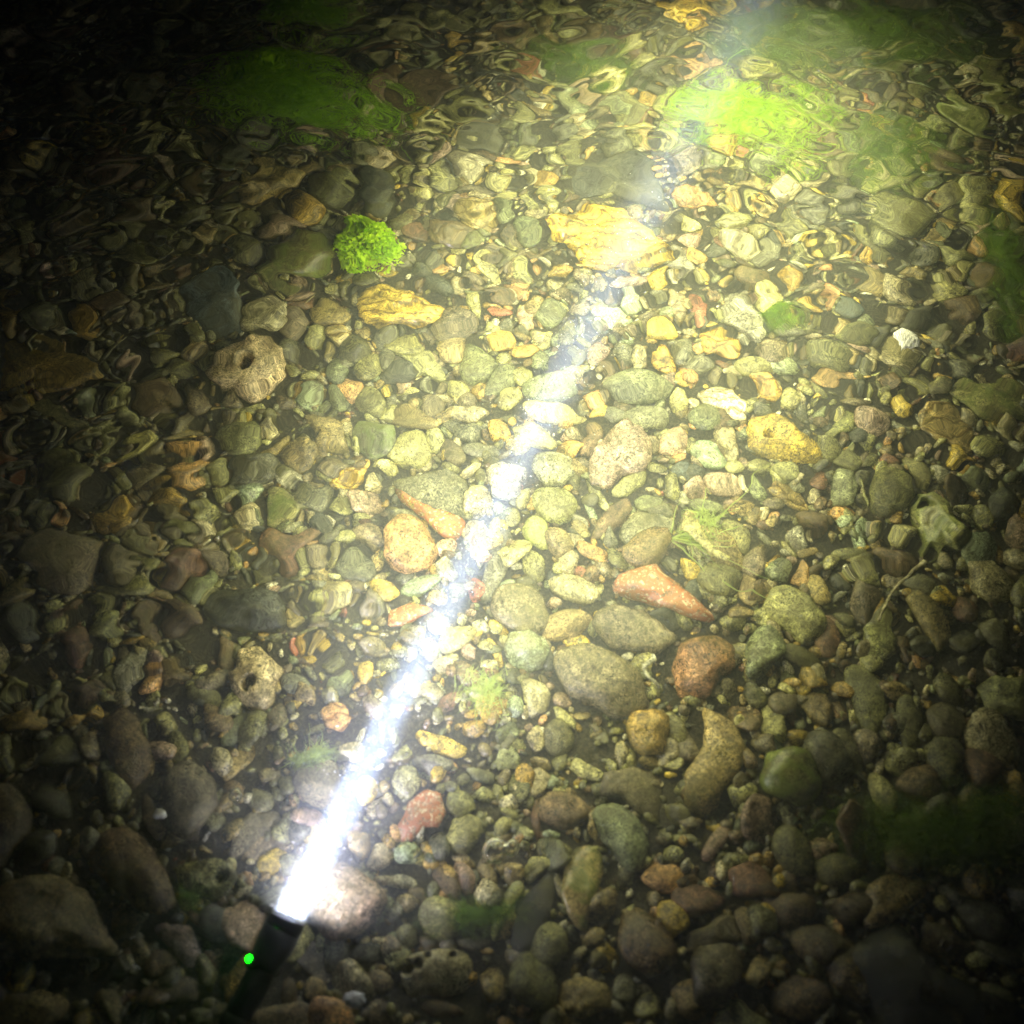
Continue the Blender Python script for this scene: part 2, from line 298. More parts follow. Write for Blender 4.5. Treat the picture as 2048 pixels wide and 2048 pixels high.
# style letters: r rounded, a angular, f flat, c craggy | material s speckled, l layered, u rusty, m mossy, v veined
# ellipse rows: x y half-length half-width angle colour style
ELL = dict(
A='''710 1235 75 50 20 o r;900 1330 75 35 25 O r;860 1525 85 30 0 t r;780 1560 20 18 0 w r;175 1450 60 40 110 o r;420 1410 60 22 10 o r;190 1600 45 25 90 o r
1590 1250 140 65 -8 p r;1640 1430 205 115 -15 o rm;1475 1000 170 95 -5 t cs;1840 1050 120 85 0 o r;1740 950 90 40 0 t a;1640 1595 75 25 5 p a;1670 1650 70 30 5 R a
1450 1730 140 80 -10 T cs;1620 1760 90 65 -40 u a;1820 1720 110 55 10 t r;1745 1830 70 60 -60 O r;1870 1830 60 60 0 t rl;610 1650 110 80 0 b r;640 880 165 85 10 R c
950 620 90 32 95 o r;990 505 110 28 0 O f;700 680 110 25 -8 o f;30 1740 120 60 80 c r;1180 1440 40 35 0 o r;1370 1240 60 40 0 o r;1200 1680 190 140 70 s f
250 330 110 65 0 o r;300 110 90 50 0 R r;480 1000 100 60 20 b r;1080 1180 110 50 10 o a;760 1160 120 60 -15 b r;400 1180 120 60 -30 b r;1230 1280 80 45 10 o a;90 900 90 70 0 b r;430 520 110 60 20 b a''',
B='''1160 30 150 60 10 O r;540 320 45 35 20 y r;390 490 170 105 -12 b f;195 430 100 110 0 R a;980 350 90 45 10 r a;1140 450 70 40 0 O r;1280 510 65 60 0 p r;760 500 35 32 0 t r
825 560 35 20 0 T r;640 620 120 70 -10 o a;430 700 100 50 -25 O r;1050 580 60 35 40 t r;1370 640 80 50 20 u a;1180 690 62 70 0 g r;1540 580 120 60 50 o a;1720 550 70 55 -20 O a
1735 625 55 28 0 O r;1470 790 90 60 0 g r;160 870 85 55 5 T r;280 860 40 20 0 t r;490 860 80 45 -10 p cs;410 960 60 45 75 T r;515 990 62 50 0 O r;660 920 95 48 0 T r
850 880 120 33 18 n f;980 930 40 30 80 p r;1080 1000 75 50 15 c r;870 1090 72 46 -55 O a;600 1130 110 33 20 p f;990 1110 50 40 70 O r;1110 1110 60 40 80 O r;1020 1180 55 36 30 T r
980 1270 100 52 50 G r;890 1290 50 40 70 u a;690 1050 110 40 0 u a;550 1290 150 62 5 b rl;700 1200 120 58 8 t al;150 1060 130 105 80 d r;280 1230 80 50 0 o r;470 1420 42 28 45 g r
780 1480 82 33 40 Y a;680 1410 28 20 30 y r;940 1490 55 48 0 O a;1160 1480 60 42 -20 c a;1030 1430 50 24 -70 n a;945 1410 60 48 70 u r;590 1560 50 33 75 T r;680 1660 100 40 80 Y rs
660 1500 60 38 20 u a;830 1690 78 38 15 r as;930 1590 72 28 35 n f;975 1740 75 50 85 p r;830 1600 80 38 5 b a;840 1860 80 48 -10 c r;970 1900 70 45 0 Y r;560 1880 90 78 70 t rs
780 1770 50 30 20 O r;870 1790 50 38 0 g r;300 1890 110 58 10 O r;1100 1720 75 65 0 G r;1700 1540 65 58 -30 y av;1725 1820 95 55 5 y r;1830 1460 95 60 40 w cs;1550 1560 110 48 -5 p a
1450 1750 140 55 30 m f;1550 1660 72 55 -60 m a;1070 1850 60 48 0 Y a;70 1300 60 45 0 o r;300 100 120 60 5 o r;600 90 130 55 0 o f;900 180 120 60 10 b r;100 220 90 60 0 o r;720 760 110 55 -10 d f;950 640 60 70 0 O r;870 720 70 30 10 G f
1230 880 70 60 0 o r;480 1560 90 60 20 d r;400 1480 80 60 0 d r''',
C='''150 345 130 38 -5 n f;680 300 60 50 70 o r;970 620 75 65 60 o r;960 870 60 48 35 O r;1110 950 60 33 -20 T r;1240 890 80 38 30 O r;870 700 110 58 40 O r;910 950 82 58 0 o r
1200 1010 150 58 -5 O r;1350 1040 70 58 60 O a;1480 685 105 50 5 O rs;1660 1180 90 45 30 O r;1650 920 40 34 0 R r;1610 620 170 66 40 O cm;1400 430 50 42 60 m r;610 1055 60 53 60 T r
440 1010 110 28 5 t al;750 1140 92 42 40 g rs;330 1080 60 38 70 t a;500 1130 62 28 60 t a;330 1230 100 58 5 O al;350 1350 110 52 15 T a;510 1400 70 53 0 g r;740 1310 76 28 30 y a
700 1410 50 38 -60 O r;800 1440 52 38 55 t r;640 1540 42 38 0 c r;820 1290 62 38 0 o r;1230 1220 190 130 15 o cs;1100 1360 125 48 30 o r;1340 1500 80 28 20 t f;1560 1420 90 68 20 O r
1500 1240 72 28 -30 t f;440 1545 135 65 10 b r;855 1620 95 42 -80 n f;765 1685 55 28 10 c a;1100 1560 80 65 40 t ac;970 1710 78 48 5 s r;205 1760 36 20 5 y r;20 1690 88 48 80 T al
40 1450 65 58 30 g cs;172 1500 28 24 60 y r;240 1510 32 25 0 G r;1700 810 62 48 0 b a;1820 910 62 20 15 p a;1000 1840 115 48 0 o r;640 1820 92 56 5 g r;860 180 160 60 15 o rm;1200 330 130 45 20 o r
1560 320 100 35 10 o f;1280 110 100 28 10 t f;560 560 70 45 30 Y r;1120 1120 60 25 0 O f;1500 900 110 60 20 b r;1750 1550 110 60 0 b r;1350 1760 110 60 -20 d r;1600 1700 110 70 20 b a;1520 1080 80 45 -40 o r''',
D='''685 405 115 52 72 O r;590 510 82 34 -40 O r;50 870 100 48 -70 b r;350 745 165 115 25 o r;190 870 62 40 0 o r;850 310 120 65 5 b a;1080 330 92 80 60 u r;930 385 72 48 0 o al
900 60 120 40 -5 o a;1010 520 145 36 -18 t f;750 590 85 55 -22 Y cs;1200 720 62 53 60 O r;1270 330 52 44 0 u r;1575 310 56 48 0 u r;1600 740 98 38 15 w f;1860 150 88 64 78 G r
1710 280 62 44 0 m r;1860 290 72 68 0 G r;1510 590 115 38 -38 t a;800 720 120 85 -60 u cs;670 760 62 42 -40 O r;580 700 100 38 85 b r;610 970 130 88 -10 c cs;640 1110 92 48 30 O r
940 970 72 58 0 u r;1010 1060 92 48 5 O r;790 1030 100 46 80 u a;750 1130 82 68 0 o r;1010 1230 130 95 -40 R r;1100 1345 112 68 -50 G r;1000 1520 112 88 20 b r;960 1130 62 24 0 t f
1100 1120 62 42 70 b r;1290 1190 62 48 80 O r;1450 1270 46 38 0 o r;300 1490 62 38 -15 O r;570 1570 92 88 0 O r;820 1560 92 76 50 b r;860 1750 82 58 0 o r;1370 1470 235 120 12 d rs
1250 1750 92 58 85 b r;1900 1080 62 43 80 w r;1850 1395 112 58 8 Y r;1780 1290 52 44 0 t r;650 1230 90 60 0 u r;1180 1220 80 60 30 u r;100 1550 110 80 60 d r;420 1650 80 140 0 R r
1000 150 100 60 10 o r;700 120 60 32 90 p r;1450 190 60 35 -30 u a;1370 370 90 30 -20 O r;1480 400 50 40 0 o r;60 1060 60 50 0 b r;480 560 60 40 0 o r;1700 180 60 50 20 O r;1760 1180 70 45 30 u r;1620 1290 60 40 0 o r''',
E='''150 130 90 78 -70 O rs;310 170 112 60 -10 d r;620 40 76 50 0 t r;755 115 108 100 0 G r;900 80 46 44 0 O r;1020 35 76 50 0 c r;890 215 115 58 -35 G r;660 250 72 58 10 O rs
770 255 42 34 0 c rs;935 300 72 54 -20 O r;370 255 72 20 -10 Y f;165 320 105 56 42 o r;500 330 66 56 50 u r;410 415 150 74 18 t r;690 385 130 46 10 T cs;620 440 42 30 0 g r;185 520 122 98 -15 g cm
390 590 132 88 -10 O r;700 490 76 64 10 g av;870 480 62 48 50 c r;1180 390 195 58 12 Y r;1160 250 150 92 0 G r;780 595 112 48 5 g r;620 600 92 58 60 u r;1430 60 76 66 0 p rs;1570 60 62 48 80 g r
1655 80 72 38 80 T r;1790 110 92 58 48 c cl;1640 235 195 95 8 G r;1410 310 62 48 30 n r;1430 370 62 54 0 y cs;1690 420 135 76 5 g r;1390 545 92 64 -60 b r;1840 550 92 66 -30 p r;1850 635 82 32 5 n a
1600 790 115 48 -25 O r;1190 900 125 98 0 O rv;1010 850 62 38 -75 Y r;950 955 50 38 80 O r;1090 1060 98 74 50 O rm;1335 990 62 24 35 w f;1345 1058 36 20 5 Y r;1290 1090 62 30 20 T a
1210 1120 95 72 55 t rs;1700 1045 165 76 -12 g rs;1700 900 72 56 30 G a;1430 850 105 22 55 O f;1390 930 92 20 65 m f;1395 1175 112 44 27 n as;1075 1255 98 64 62 O rs;1295 1360 150 82 18 T rs
940 1345 58 42 -30 m r;1000 1490 172 130 25 u rs;1250 1570 142 82 -15 t r;580 1130 62 48 -70 p r;200 1190 62 34 75 t r;195 1300 62 32 -30 T a;240 1385 92 64 32 y rs;30 1090 72 54 0 O r
150 1080 92 70 20 u r;90 1250 112 96 20 g r;170 1465 58 48 80 u r;365 1510 130 52 -10 n au;750 1370 72 42 80 r a;910 765 115 88 10 w cs;640 1650 110 66 -25 Y r;780 1575 56 34 20 w a
860 1720 76 22 65 y f;870 1580 62 28 38 y a;720 1720 52 36 40 p a;180 1590 36 18 15 y f;60 1690 32 26 0 T r;90 1775 46 12 -5 y f;165 1825 42 32 70 y r;230 1830 32 10 -20 y f;540 1580 60 40 20 w a
1500 1090 40 50 0 g r;1830 800 40 75 0 O a;1760 700 62 40 20 o r;1230 230 40 30 0 g r;1900 200 50 40 0 y a;1880 330 50 60 0 Y cs;440 1350 120 50 -20 m r;330 1720 60 40 0 g r;420 1600 60 35 10 w a
1020 180 60 45 -20 O rs;1300 490 60 30 0 u a;1520 400 80 50 20 g r;1090 1370 0 0 0 g r;580 1790 80 50 -10 T cs;1180 1440 40 30 0 p a;700 1840 90 55 30 b rs;450 640 70 45 0 T r''',
F='''320 160 62 30 5 T r;85 170 60 42 40 n r;130 130 82 38 15 g r;290 520 66 56 50 T r;270 570 56 15 42 t f;620 720 76 54 0 O r;480 700 62 58 30 O r;190 620 98 68 25 m r;335 690 66 54 60 Y r
270 790 115 44 15 p r;40 850 62 34 35 w r;328 890 42 25 80 n a;180 910 102 50 10 G r;445 1230 86 74 80 u rs;350 1080 100 43 50 O r;800 1380 86 56 60 t r;410 1370 82 58 80 t r;250 1310 120 80 10 o r
1060 860 82 15 75 T f;1200 840 125 110 60 o r;1345 710 118 50 52 O r;1490 720 62 40 45 w c;1100 440 90 70 30 p rs;1340 250 92 38 25 O a;900 190 135 34 3 n f;860 90 122 66 15 o rs
720 255 36 25 0 t r;800 270 56 34 50 O r;920 470 95 44 -35 O a;1200 650 52 38 0 R r;960 650 102 56 20 o r;770 1000 92 56 20 b r;1132 1070 62 38 80 t r;1065 1020 38 33 0 m r;1030 1090 40 30 70 m r
690 1092 52 40 70 w cv;620 1165 30 20 0 w r;1240 1200 122 76 20 b r;960 1000 72 36 90 O r;980 1180 100 55 10 o r;130 1370 110 56 -60 d r;330 1560 70 50 20 o r;450 140 110 60 0 O r;600 130 90 60 20 m rs
270 235 60 20 0 O r;720 380 60 30 60 g r;1450 250 80 60 0 o r;560 880 60 40 0 u r;200 1290 0 0 0 o r;730 1140 60 30 -20 t r;850 1650 60 100 0 R r;1600 1500 80 60 0 R r;1820 900 80 100 0 d r
60 720 60 40 0 s r;120 800 60 45 20 p rs;240 900 60 40 30 g a;390 900 60 40 0 t r;500 1000 60 40 0 R r;1620 1870 60 36 -30 O r;700 1750 130 60 30 o r;400 1880 0 0 0 o r''',
G='''290 110 76 60 85 O r;120 240 122 78 -10 c r;920 285 46 44 0 Y rm;980 400 86 48 70 o r;1300 310 102 42 -62 G f;1430 270 66 58 60 o r;1310 500 102 42 -42 t f;1470 970 112 56 -15 u f
1710 885 62 52 20 y r;1850 245 76 58 0 n cl;1690 520 72 40 -25 y am;1760 600 125 110 60 u r;1690 665 56 20 -5 p f;1200 1390 112 86 70 d r;850 800 112 42 75 b r;620 1840 112 66 75 t r
1700 790 80 60 0 p r;840 110 50 30 80 O r;500 100 90 60 0 b r;1130 130 90 60 20 o r;900 1600 90 60 0 b r;1450 700 70 50 20 g r;1880 60 50 60 0 G r;330 450 90 80 0 o r;1000 1750 110 70 -10 u r;1480 560 60 30 -20 u r
1350 1200 60 25 -40 T a;1380 1130 40 22 60 n a;1630 60 60 40 0 g r;1250 1860 90 60 0 o r;300 700 110 90 60 d r;230 950 90 90 60 d r;1200 250 80 50 20 b r''',
H='''490 950 48 40 30 c r;500 1040 50 42 -60 c a;220 1010 62 56 0 T a;500 95 72 50 10 T r;750 90 66 40 -5 O r;960 160 52 44 20 m a;1110 480 62 38 10 t r;1090 350 62 48 80 T av;1210 350 88 78 50 o r
1850 320 115 70 60 o rs;900 840 76 44 -60 Y r;940 690 86 38 -15 T cs;880 640 42 28 75 O r;560 1340 115 100 60 O r;590 1155 92 50 50 b r;685 1130 80 46 75 p r;810 1110 62 48 50 t r
340 1160 82 32 15 T r;240 1130 52 26 10 T r;1092 840 150 25 88 R f;1240 750 150 92 5 b r;150 650 70 58 -60 y r;510 500 120 60 5 g r;800 660 60 34 0 O r;1000 900 60 30 20 g r;780 560 90 50 20 g r
1060 1700 160 115 70 o r;1150 1500 100 110 0 o r;980 1560 70 60 0 u r;430 1230 60 40 30 b r;1440 330 70 40 50 g r;1230 130 60 40 0 p a;1150 50 40 34 0 p r;150 1550 80 60 0 d r;1450 110 60 50 30 p cs
1730 480 80 30 10 t f;1880 900 80 36 5 O r;1800 1130 110 70 0 n r;420 150 60 30 0 g r;680 1020 60 30 30 t r;200 1700 90 60 -10 u r;560 1850 120 50 10 b r;750 1480 90 50 0 u r;380 1440 60 60 0 o r''',
I='''545 255 96 52 80 O r;640 560 150 125 65 o rm;1150 680 120 48 65 O r;1615 30 52 24 -20 O r;100 1790 92 84 30 t r;1180 1240 145 100 -20 t cs;950 1620 160 105 60 b cs;230 1450 122 55 -20 u c
240 930 122 36 -60 p r;1360 620 110 86 20 b r;1700 520 110 88 60 R r;1300 270 110 56 80 o r;960 430 112 55 60 o r;650 970 125 86 60 o r;800 1500 130 90 20 b r;430 1150 120 80 30 R r;120 1250 110 80 0 R r
900 1080 120 70 10 o r;1500 260 90 80 30 u r;1000 1300 110 70 -20 b r;640 1300 120 80 0 b r;400 1400 40 70 0 t r;1700 1350 140 80 30 d r;1500 1500 120 70 30 b cs;700 1800 130 100 0 b r;1850 400 80 60 0 R r''')
# outlines traced round the stones that stand out: crop | colour | style | height | label | points
POLY = '''A|O|av|.5|pale angular stone with a dark crease, brightest in the dim upper left|600 1400 640 1330 730 1305 800 1340 860 1400 870 1470 800 1510 700 1490 620 1450
A|c|a|.4|dim ochre wedge-shaped stone near the left edge above the brown ledge|390 1680 470 1660 530 1750 570 1890 450 1880 370 1840
B|y|cl|.5|big yellow layered rock crossing the torch beam|1045 1240 1090 1185 1200 1195 1280 1130 1400 1110 1520 1120 1600 1180 1700 1270 1810 1365 1680 1440 1400 1475 1240 1465 1200 1400 1110 1310 1060 1300
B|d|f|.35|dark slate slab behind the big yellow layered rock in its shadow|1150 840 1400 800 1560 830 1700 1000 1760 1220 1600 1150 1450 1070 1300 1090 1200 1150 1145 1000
B|y|cl|.5|yellow layered pointed rock just below the bright green moss tuft|20 1620 110 1560 200 1545 330 1580 450 1650 550 1700 500 1760 350 1800 180 1810 60 1750
B|T|ar|.4|pinkish tan angular stone upper left of the blue haze of the beam|1220 640 1290 660 1380 740 1290 790 1240 760
C|y|cl|.5|yellow layered rock cut by the top edge of the photo|-110 -40 130 -60 240 -30 290 50 385 95 355 125 270 85 100 95 -20 120 -110 60
C|Y|al|.6|yellow peaked stone directly above the largest green algae clump|345 320 400 280 440 268 500 320 590 370 560 400 480 410 380 390
C|n|f|.4|long orange tan sliver of stone right of the largest algae clump|985 530 1040 518 1100 580 1160 660 1235 720 1230 825 1170 790 1120 740 1090 640
C|O|cm|.4|pale green pitted slab at the upper right edge|1650 360 1720 345 1800 370 1850 440 1890 500 1960 540 1960 640 1850 700 1790 650 1740 560 1690 450
C|y|cs|.6|bright yellow rounded rock cut by the right edge of the photo|1765 1030 1820 960 1890 955 1950 1010 1960 1200 1890 1225 1800 1160 1765 1090
C|w|cs|.6|pale speckled rounded rock beside the small moss tuft|255 1680 300 1610 380 1600 450 1660 480 1750 500 1850 470 1900 380 1860 280 1780
C|r|f|.4|red angular stone left of the pale speckled rounded rock|70 1610 110 1620 180 1680 180 1770 120 1790 80 1720
C|c|cl|.4|ochre craggy stone below the red angular stone|110 1810 200 1795 330 1850 380 1890 350 1980 160 1960
D|e|rs|.75|cream and orange tan rounded stone pierced by a round dark hole|1140 170 1190 90 1280 20 1380 -25 1480 -30 1550 20 1578 100 1550 180 1480 240 1420 300 1370 310 1300 260 1200 250 1150 220
D|c|c|.35|broad brown ochre ledge of rock at the left edge|-80 -60 120 -40 380 60 520 120 570 200 400 260 200 230 0 300 -100 300
D|o|r|.4|long curved olive stone below the brown ochre ledge|130 330 250 290 400 360 500 430 525 600 480 640 400 580 330 480 180 400
D|n|cu|.5|rusty orange rock cut by the left edge of the photo|-60 450 10 470 40 590 100 640 105 690 50 750 -60 790
D|u|f|.5|large flat dark taupe stone with eight blunt corners at far left|100 1100 170 1010 350 990 430 1060 510 1140 530 1210 470 1320 380 1440 230 1350 110 1230
D|o|r|.5|smooth olive taupe stone with a bright lower right rim|1175 530 1190 450 1300 430 1400 440 1450 500 1420 580 1330 650 1260 655 1210 610
D|n|rs|.5|brown stone with an orange lower side, left of centre|910 640 990 590 1080 590 1165 650 1120 740 1040 810 930 790 905 700
D|m|av|.5|mint green stone with a pale cracked corner|1270 800 1310 740 1390 715 1450 750 1455 800 1400 870 1350 920 1310 870
D|O|am|.5|olive tan block right of the mint green cracked stone|1470 790 1560 780 1650 850 1760 890 1640 930 1600 1000 1480 990
D|R|c|.4|reddish brown ribbed stone left of the orange tan heart-shaped stone|1390 1180 1410 1090 1500 1010 1620 1060 1780 1020 1690 1130 1650 1240 1540 1280 1480 1190
D|t|r|.5|smooth tan brown oblong stone slanting down to the right|1640 370 1720 335 1820 380 1900 470 1932 600 1800 570 1700 470
D|e|rs|.6|pale ochre stone with small dark pits beside the gravel patch|1240 1840 1310 1800 1320 1720 1420 1700 1500 1750 1560 1850 1530 1932 1510 2000 1450 2050 1370 2030 1280 1950
E|O|rs|.4|long pale olive stone with a pitted lower end|250 20 370 10 500 40 570 100 590 200 570 255 480 200 400 110 290 60
E|Y|r|.5|pale yellow oval stone washed out by the beam|940 450 1060 420 1130 470 1210 570 1170 600 1080 580 960 530
E|p|cs|.7|large pitted pinkish stone with a yellow lower left end|1375 780 1390 620 1450 560 1490 490 1580 435 1660 470 1720 560 1725 660 1680 720 1560 730 1480 790 1420 790
E|w|cs|.6|black and white speckled rock right of the beam|1060 700 1080 630 1180 620 1280 640 1310 740 1240 800 1120 800
E|b|a|.5|brown pointed stone leaning among the olive stones|1370 1110 1420 1000 1500 900 1580 840 1620 850 1620 950 1560 1030 1470 1080
E|y|al|.5|yellow-rimmed oval stone with a brown hollow|-80 770 -60 720 30 680 110 670 155 700 140 760 90 810 -20 830 -70 810
E|n|rs|.7|orange tan heart-shaped stone left of the beam|230 1180 250 1050 320 960 430 960 500 1060 540 1150 490 1240 360 1285 270 1260
E|g|r|.35|long dark grey stone lying along the right side of the beam|830 1050 900 980 960 1070 930 1200 870 1400 800 1480 760 1430 800 1250
E|m|cv|.7|round whitish green marbled stone below centre|890 1700 930 1620 1040 1595 1140 1640 1170 1720 1130 1800 1050 1845 940 1800
E|u|rs|.7|large mottled grey rock with a pink patch at its left|1170 1760 1230 1680 1350 1640 1500 1680 1600 1750 1660 1830 1700 1960 1640 2060 1500 2060 1400 2000 1260 1950 1200 1860
E|u|rs|.6|large fuzzy grey boulder just below the red orange rock|1380 1580 1420 1480 1550 1430 1680 1480 1740 1560 1850 1600 1840 1680 1740 1740 1600 1700 1500 1680
E|p|cu|.75|red orange rock flecked with white, tapering to the right|1455 1350 1490 1270 1600 1240 1750 1240 1850 1320 1960 1400 2040 1480 2075 1540 1980 1520 1850 1500 1650 1410 1500 1400
E|i|cs|.8|craggy brown and rust rock at the head of the long ochre rock|1830 1932 1830 1780 1870 1690 1960 1640 2080 1640 2180 1680 2200 1800 2100 1850 2050 1990 1900 2000
F|y|cs|.7|yellow ochre pear-shaped rock with a dark pit, right of centre|395 500 430 430 520 410 600 430 690 520 800 570 850 620 800 660 700 665 560 650 470 600 410 570
F|c|al|.5|ochre striped four-cornered stone above the pear-shaped rock|400 190 520 190 560 230 600 290 560 315 490 300 450 240
F|T|cl|.5|pale ridged shell-like rock upper left of the pear-shaped rock|130 290 200 240 330 250 390 340 400 450 340 460 250 400 170 370
F|t|cl|.5|tan rock with ragged ridges below the pear-shaped rock|480 810 550 780 680 790 760 880 790 930 700 950 600 890
F|O|r|.5|smooth grey green rounded-corner stone with a small dark nick|500 1450 530 1370 640 1360 760 1400 790 1470 850 1570 840 1620 730 1675 640 1600 540 1550
F|n|a|.5|small orange tan triangular stone above the smooth nicked stone|710 1200 740 1260 745 1370 640 1350
F|G|r|.5|grey green thumb-shaped stone on the right side|870 800 900 720 980 720 1015 800 1000 900 930 920 870 900
F|O|cm|.7|craggy pale green rock with holes, at the upper end of the bent twig|1315 900 1350 830 1430 830 1520 880 1550 980 1650 1110 1580 1170 1500 1140 1420 1190 1380 1130 1340 1020
F|O|av|.5|olive leaf-shaped stone split by a dark slit at the lower end of the twig|1055 1600 1090 1520 1160 1480 1210 1560 1250 1650 1220 1740 1140 1775 1060 1740
F|t|a|.5|brown bar-shaped stone right of the bent twig|1270 1420 1350 1385 1420 1430 1540 1590 1560 1650 1470 1740 1390 1630 1310 1500
F|T|rs|.6|pale grey knobbly stone in the dark at the right edge|1600 1220 1680 1180 1760 1200 1810 1260 1880 1330 1850 1440 1740 1450 1650 1380 1640 1290
F|t|rl|.4|olive brown oval stone under the pale flat slab at right|1345 400 1400 350 1530 370 1660 480 1690 590 1600 630 1510 560 1440 560 1370 500
F|O|cm|.4|large pale flat slab with a ragged lower edge at the right|1490 240 1560 190 1650 240 1780 210 1932 250 1980 450 1830 420 1690 410 1600 350 1520 290
F|o|f|.5|dim olive stone with a straight left edge in the lower right|930 1820 980 1780 1060 1800 1170 1880 1170 2060 1120 2200 1080 2250 1020 2100 950 1950
G|b|c|.5|craggy dark brown rock with a forked lower end|540 230 640 180 760 280 830 400 830 520 740 620 710 660 680 560 600 400
G|u|r|.6|large smooth taupe egg-shaped stone at lower left|930 560 1000 480 1090 480 1180 590 1220 720 1170 850 1060 940 950 900 900 750
G|u|f|.5|grey tan slab with a bright lower edge beside the beam|1280 1010 1290 880 1400 760 1540 750 1575 800 1500 900 1400 970
G|y|r|.5|yellow ochre oval stone left of the beam near the torch|1415 1070 1440 1010 1540 960 1600 980 1560 1070 1500 1115 1430 1105
G|O|as|.5|pale olive block with one small dark hole, left of the torch|960 1080 1150 1030 1270 1030 1340 1100 1330 1150 1210 1270 1110 1210 1000 1150
G|p|r|.5|pale pinkish stone touching the upper left of the torch head|1220 1290 1400 1250 1480 1330 1440 1420 1380 1540 1260 1520 1210 1400
G|p|r|.6|pinkish brown blunt stone lower left of the torch|850 1400 920 1380 1050 1400 1140 1560 1050 1620 980 1570
G|t|c|.5|largest boulder, dark tan, in the lower left corner|-80 1280 60 1130 200 1090 380 1130 500 1200 580 1340 640 1450 690 1540 640 1610 400 1600 0 1560 -100 1560
G|b|r|.5|dark brown boulder cut by the left edge above the largest boulder|-80 560 60 610 180 730 200 810 120 960 0 1100 -80 1100
G|b|c|.6|near-black rock with a lit right edge beside the largest boulder|480 830 700 790 820 950 950 1150 990 1310 940 1370 800 1350 650 1250 500 1050
G|t|c|.5|dim tan rock at the bottom edge in the left corner|-40 1780 200 1750 350 1740 430 1810 400 1900 300 1990 -40 1990
G|t|c|.4|curved tan rock below the torch at the bottom edge|1380 1900 1480 1840 1640 1810 1730 1860 1780 1960 1500 2010
G|u|r|.45|grey brown stone touching the right side of the torch body|1640 1560 1720 1480 1800 1540 1830 1650 1800 1710 1700 1650
Z|p|rs|.6|big fuzzy pink rock lit by the torch beside its lens|940 1080 960 900 1100 640 1200 500 1330 530 1480 650 1620 780 1650 850 1500 1050 1380 1160 1200 1270 1060 1270
H|p|cu|.6|pinkish rock with crusty orange edges right of the beam|310 880 350 790 380 700 460 640 550 670 580 790 560 860 480 850 400 910 340 920
H|O|r|.6|smooth olive egg-shaped stone beside the crusty orange-edged rock|570 900 620 820 700 770 780 800 790 880 700 990 620 980
H|y|as|.6|bright yellow bar-shaped stone right of the beam|390 310 430 285 560 340 720 410 700 450 630 470 540 440 420 360
H|T|a|.5|pale tan tapering block left of the large mottled grey rock|1000 30 1120 50 1160 120 1130 200 1050 240 1010 150
H|T|a|.5|small tan cube-like stone above the reddish upright sliver|1010 620 1030 530 1090 510 1165 570 1130 660 1080 690 1030 670
H|Y|as|.4|narrow pale yellow lens-shaped stone under the mottled grey rock|1160 170 1220 180 1310 270 1300 320 1200 270
H|c|cs|.7|honey-coloured rock with dark honeycomb spots|1590 290 1620 220 1720 190 1830 230 1830 320 1780 440 1680 450 1610 390
H|G|a|.4|grey triangular stone lower right of the pale green wisp|860 490 900 360 940 360 1000 460 990 530 870 540
H|O|a|.4|olive pale wedge left of the taupe brown block|1255 520 1300 450 1450 530 1420 580 1330 570
H|u|a|.5|large taupe brown block above the smooth green oval stone|1400 630 1450 530 1620 500 1760 530 1800 620 1770 820 1650 780 1550 700 1420 700
H|G|r|.6|large smooth grey green oval stone in the lower middle|1375 790 1430 720 1540 720 1650 790 1720 930 1690 1080 1620 1110 1530 1030 1440 880
H|t|rm|.5|long olive mottled stone pointing straight down|1215 1200 1260 1050 1320 930 1390 910 1450 960 1440 1100 1390 1300 1340 1450 1260 1350
H|Y|rm|.6|narrow pale yellow green stone edging the black rock|830 1400 860 1280 930 1160 990 1110 1030 1180 970 1270 920 1360 890 1460 850 1470
H|O|r|.6|olive bent stone at the top of the narrow pale stone|990 1090 1050 1000 1120 990 1190 1040 1130 1080 1040 1150
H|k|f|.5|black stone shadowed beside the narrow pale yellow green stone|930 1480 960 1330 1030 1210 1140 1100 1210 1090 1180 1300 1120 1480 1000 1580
H|b|rs|.6|dark brown round boulder with a faint pale rim, lower middle|1535 1500 1560 1330 1660 1270 1770 1370 1860 1500 1880 1630 1700 1670 1580 1600
H|T|r|.6|pale tan rock with four small dark holes near the bottom|330 1660 340 1590 420 1540 560 1515 680 1550 740 1620 700 1720 560 1760 380 1780
H|t|a|.5|dim olive tan faceted stone at the bottom edge|1230 1700 1380 1650 1500 1700 1500 1850 1330 1900 1210 1870
I|t|cs|.6|long ochre craggy rock running down the right of centre|150 170 260 210 340 250 420 420 380 520 250 700 150 760 60 700 40 560 110 450 170 350
I|u|cs|.6|small grey crumbly rock against the long ochre craggy rock|-20 300 60 260 130 370 160 430 90 470 10 450
I|t|a|.5|olive tan heart-shaped stone in the dim lower right|680 160 740 90 840 120 880 190 840 290 750 240
I|O|a|.4|dull green block cut by the right edge in the lower half|1670 60 1760 0 1960 0 1960 280 1720 260
I|y|c|.6|yellow ochre fragment near the bottom right of centre|190 1650 240 1580 340 1560 380 1620 420 1690 380 1700 290 1660
I|O|r|.5|olive rounded stone cut by the bottom edge right of centre|210 1960 260 1840 380 1820 500 1890 560 2000 210 2000
I|k|c|1.0|large black rock filling the bottom right corner|960 1560 1080 1450 1270 1410 1350 1500 1480 1620 1700 1800 2000 1850 2000 2050 1180 2050 1000 1660'''
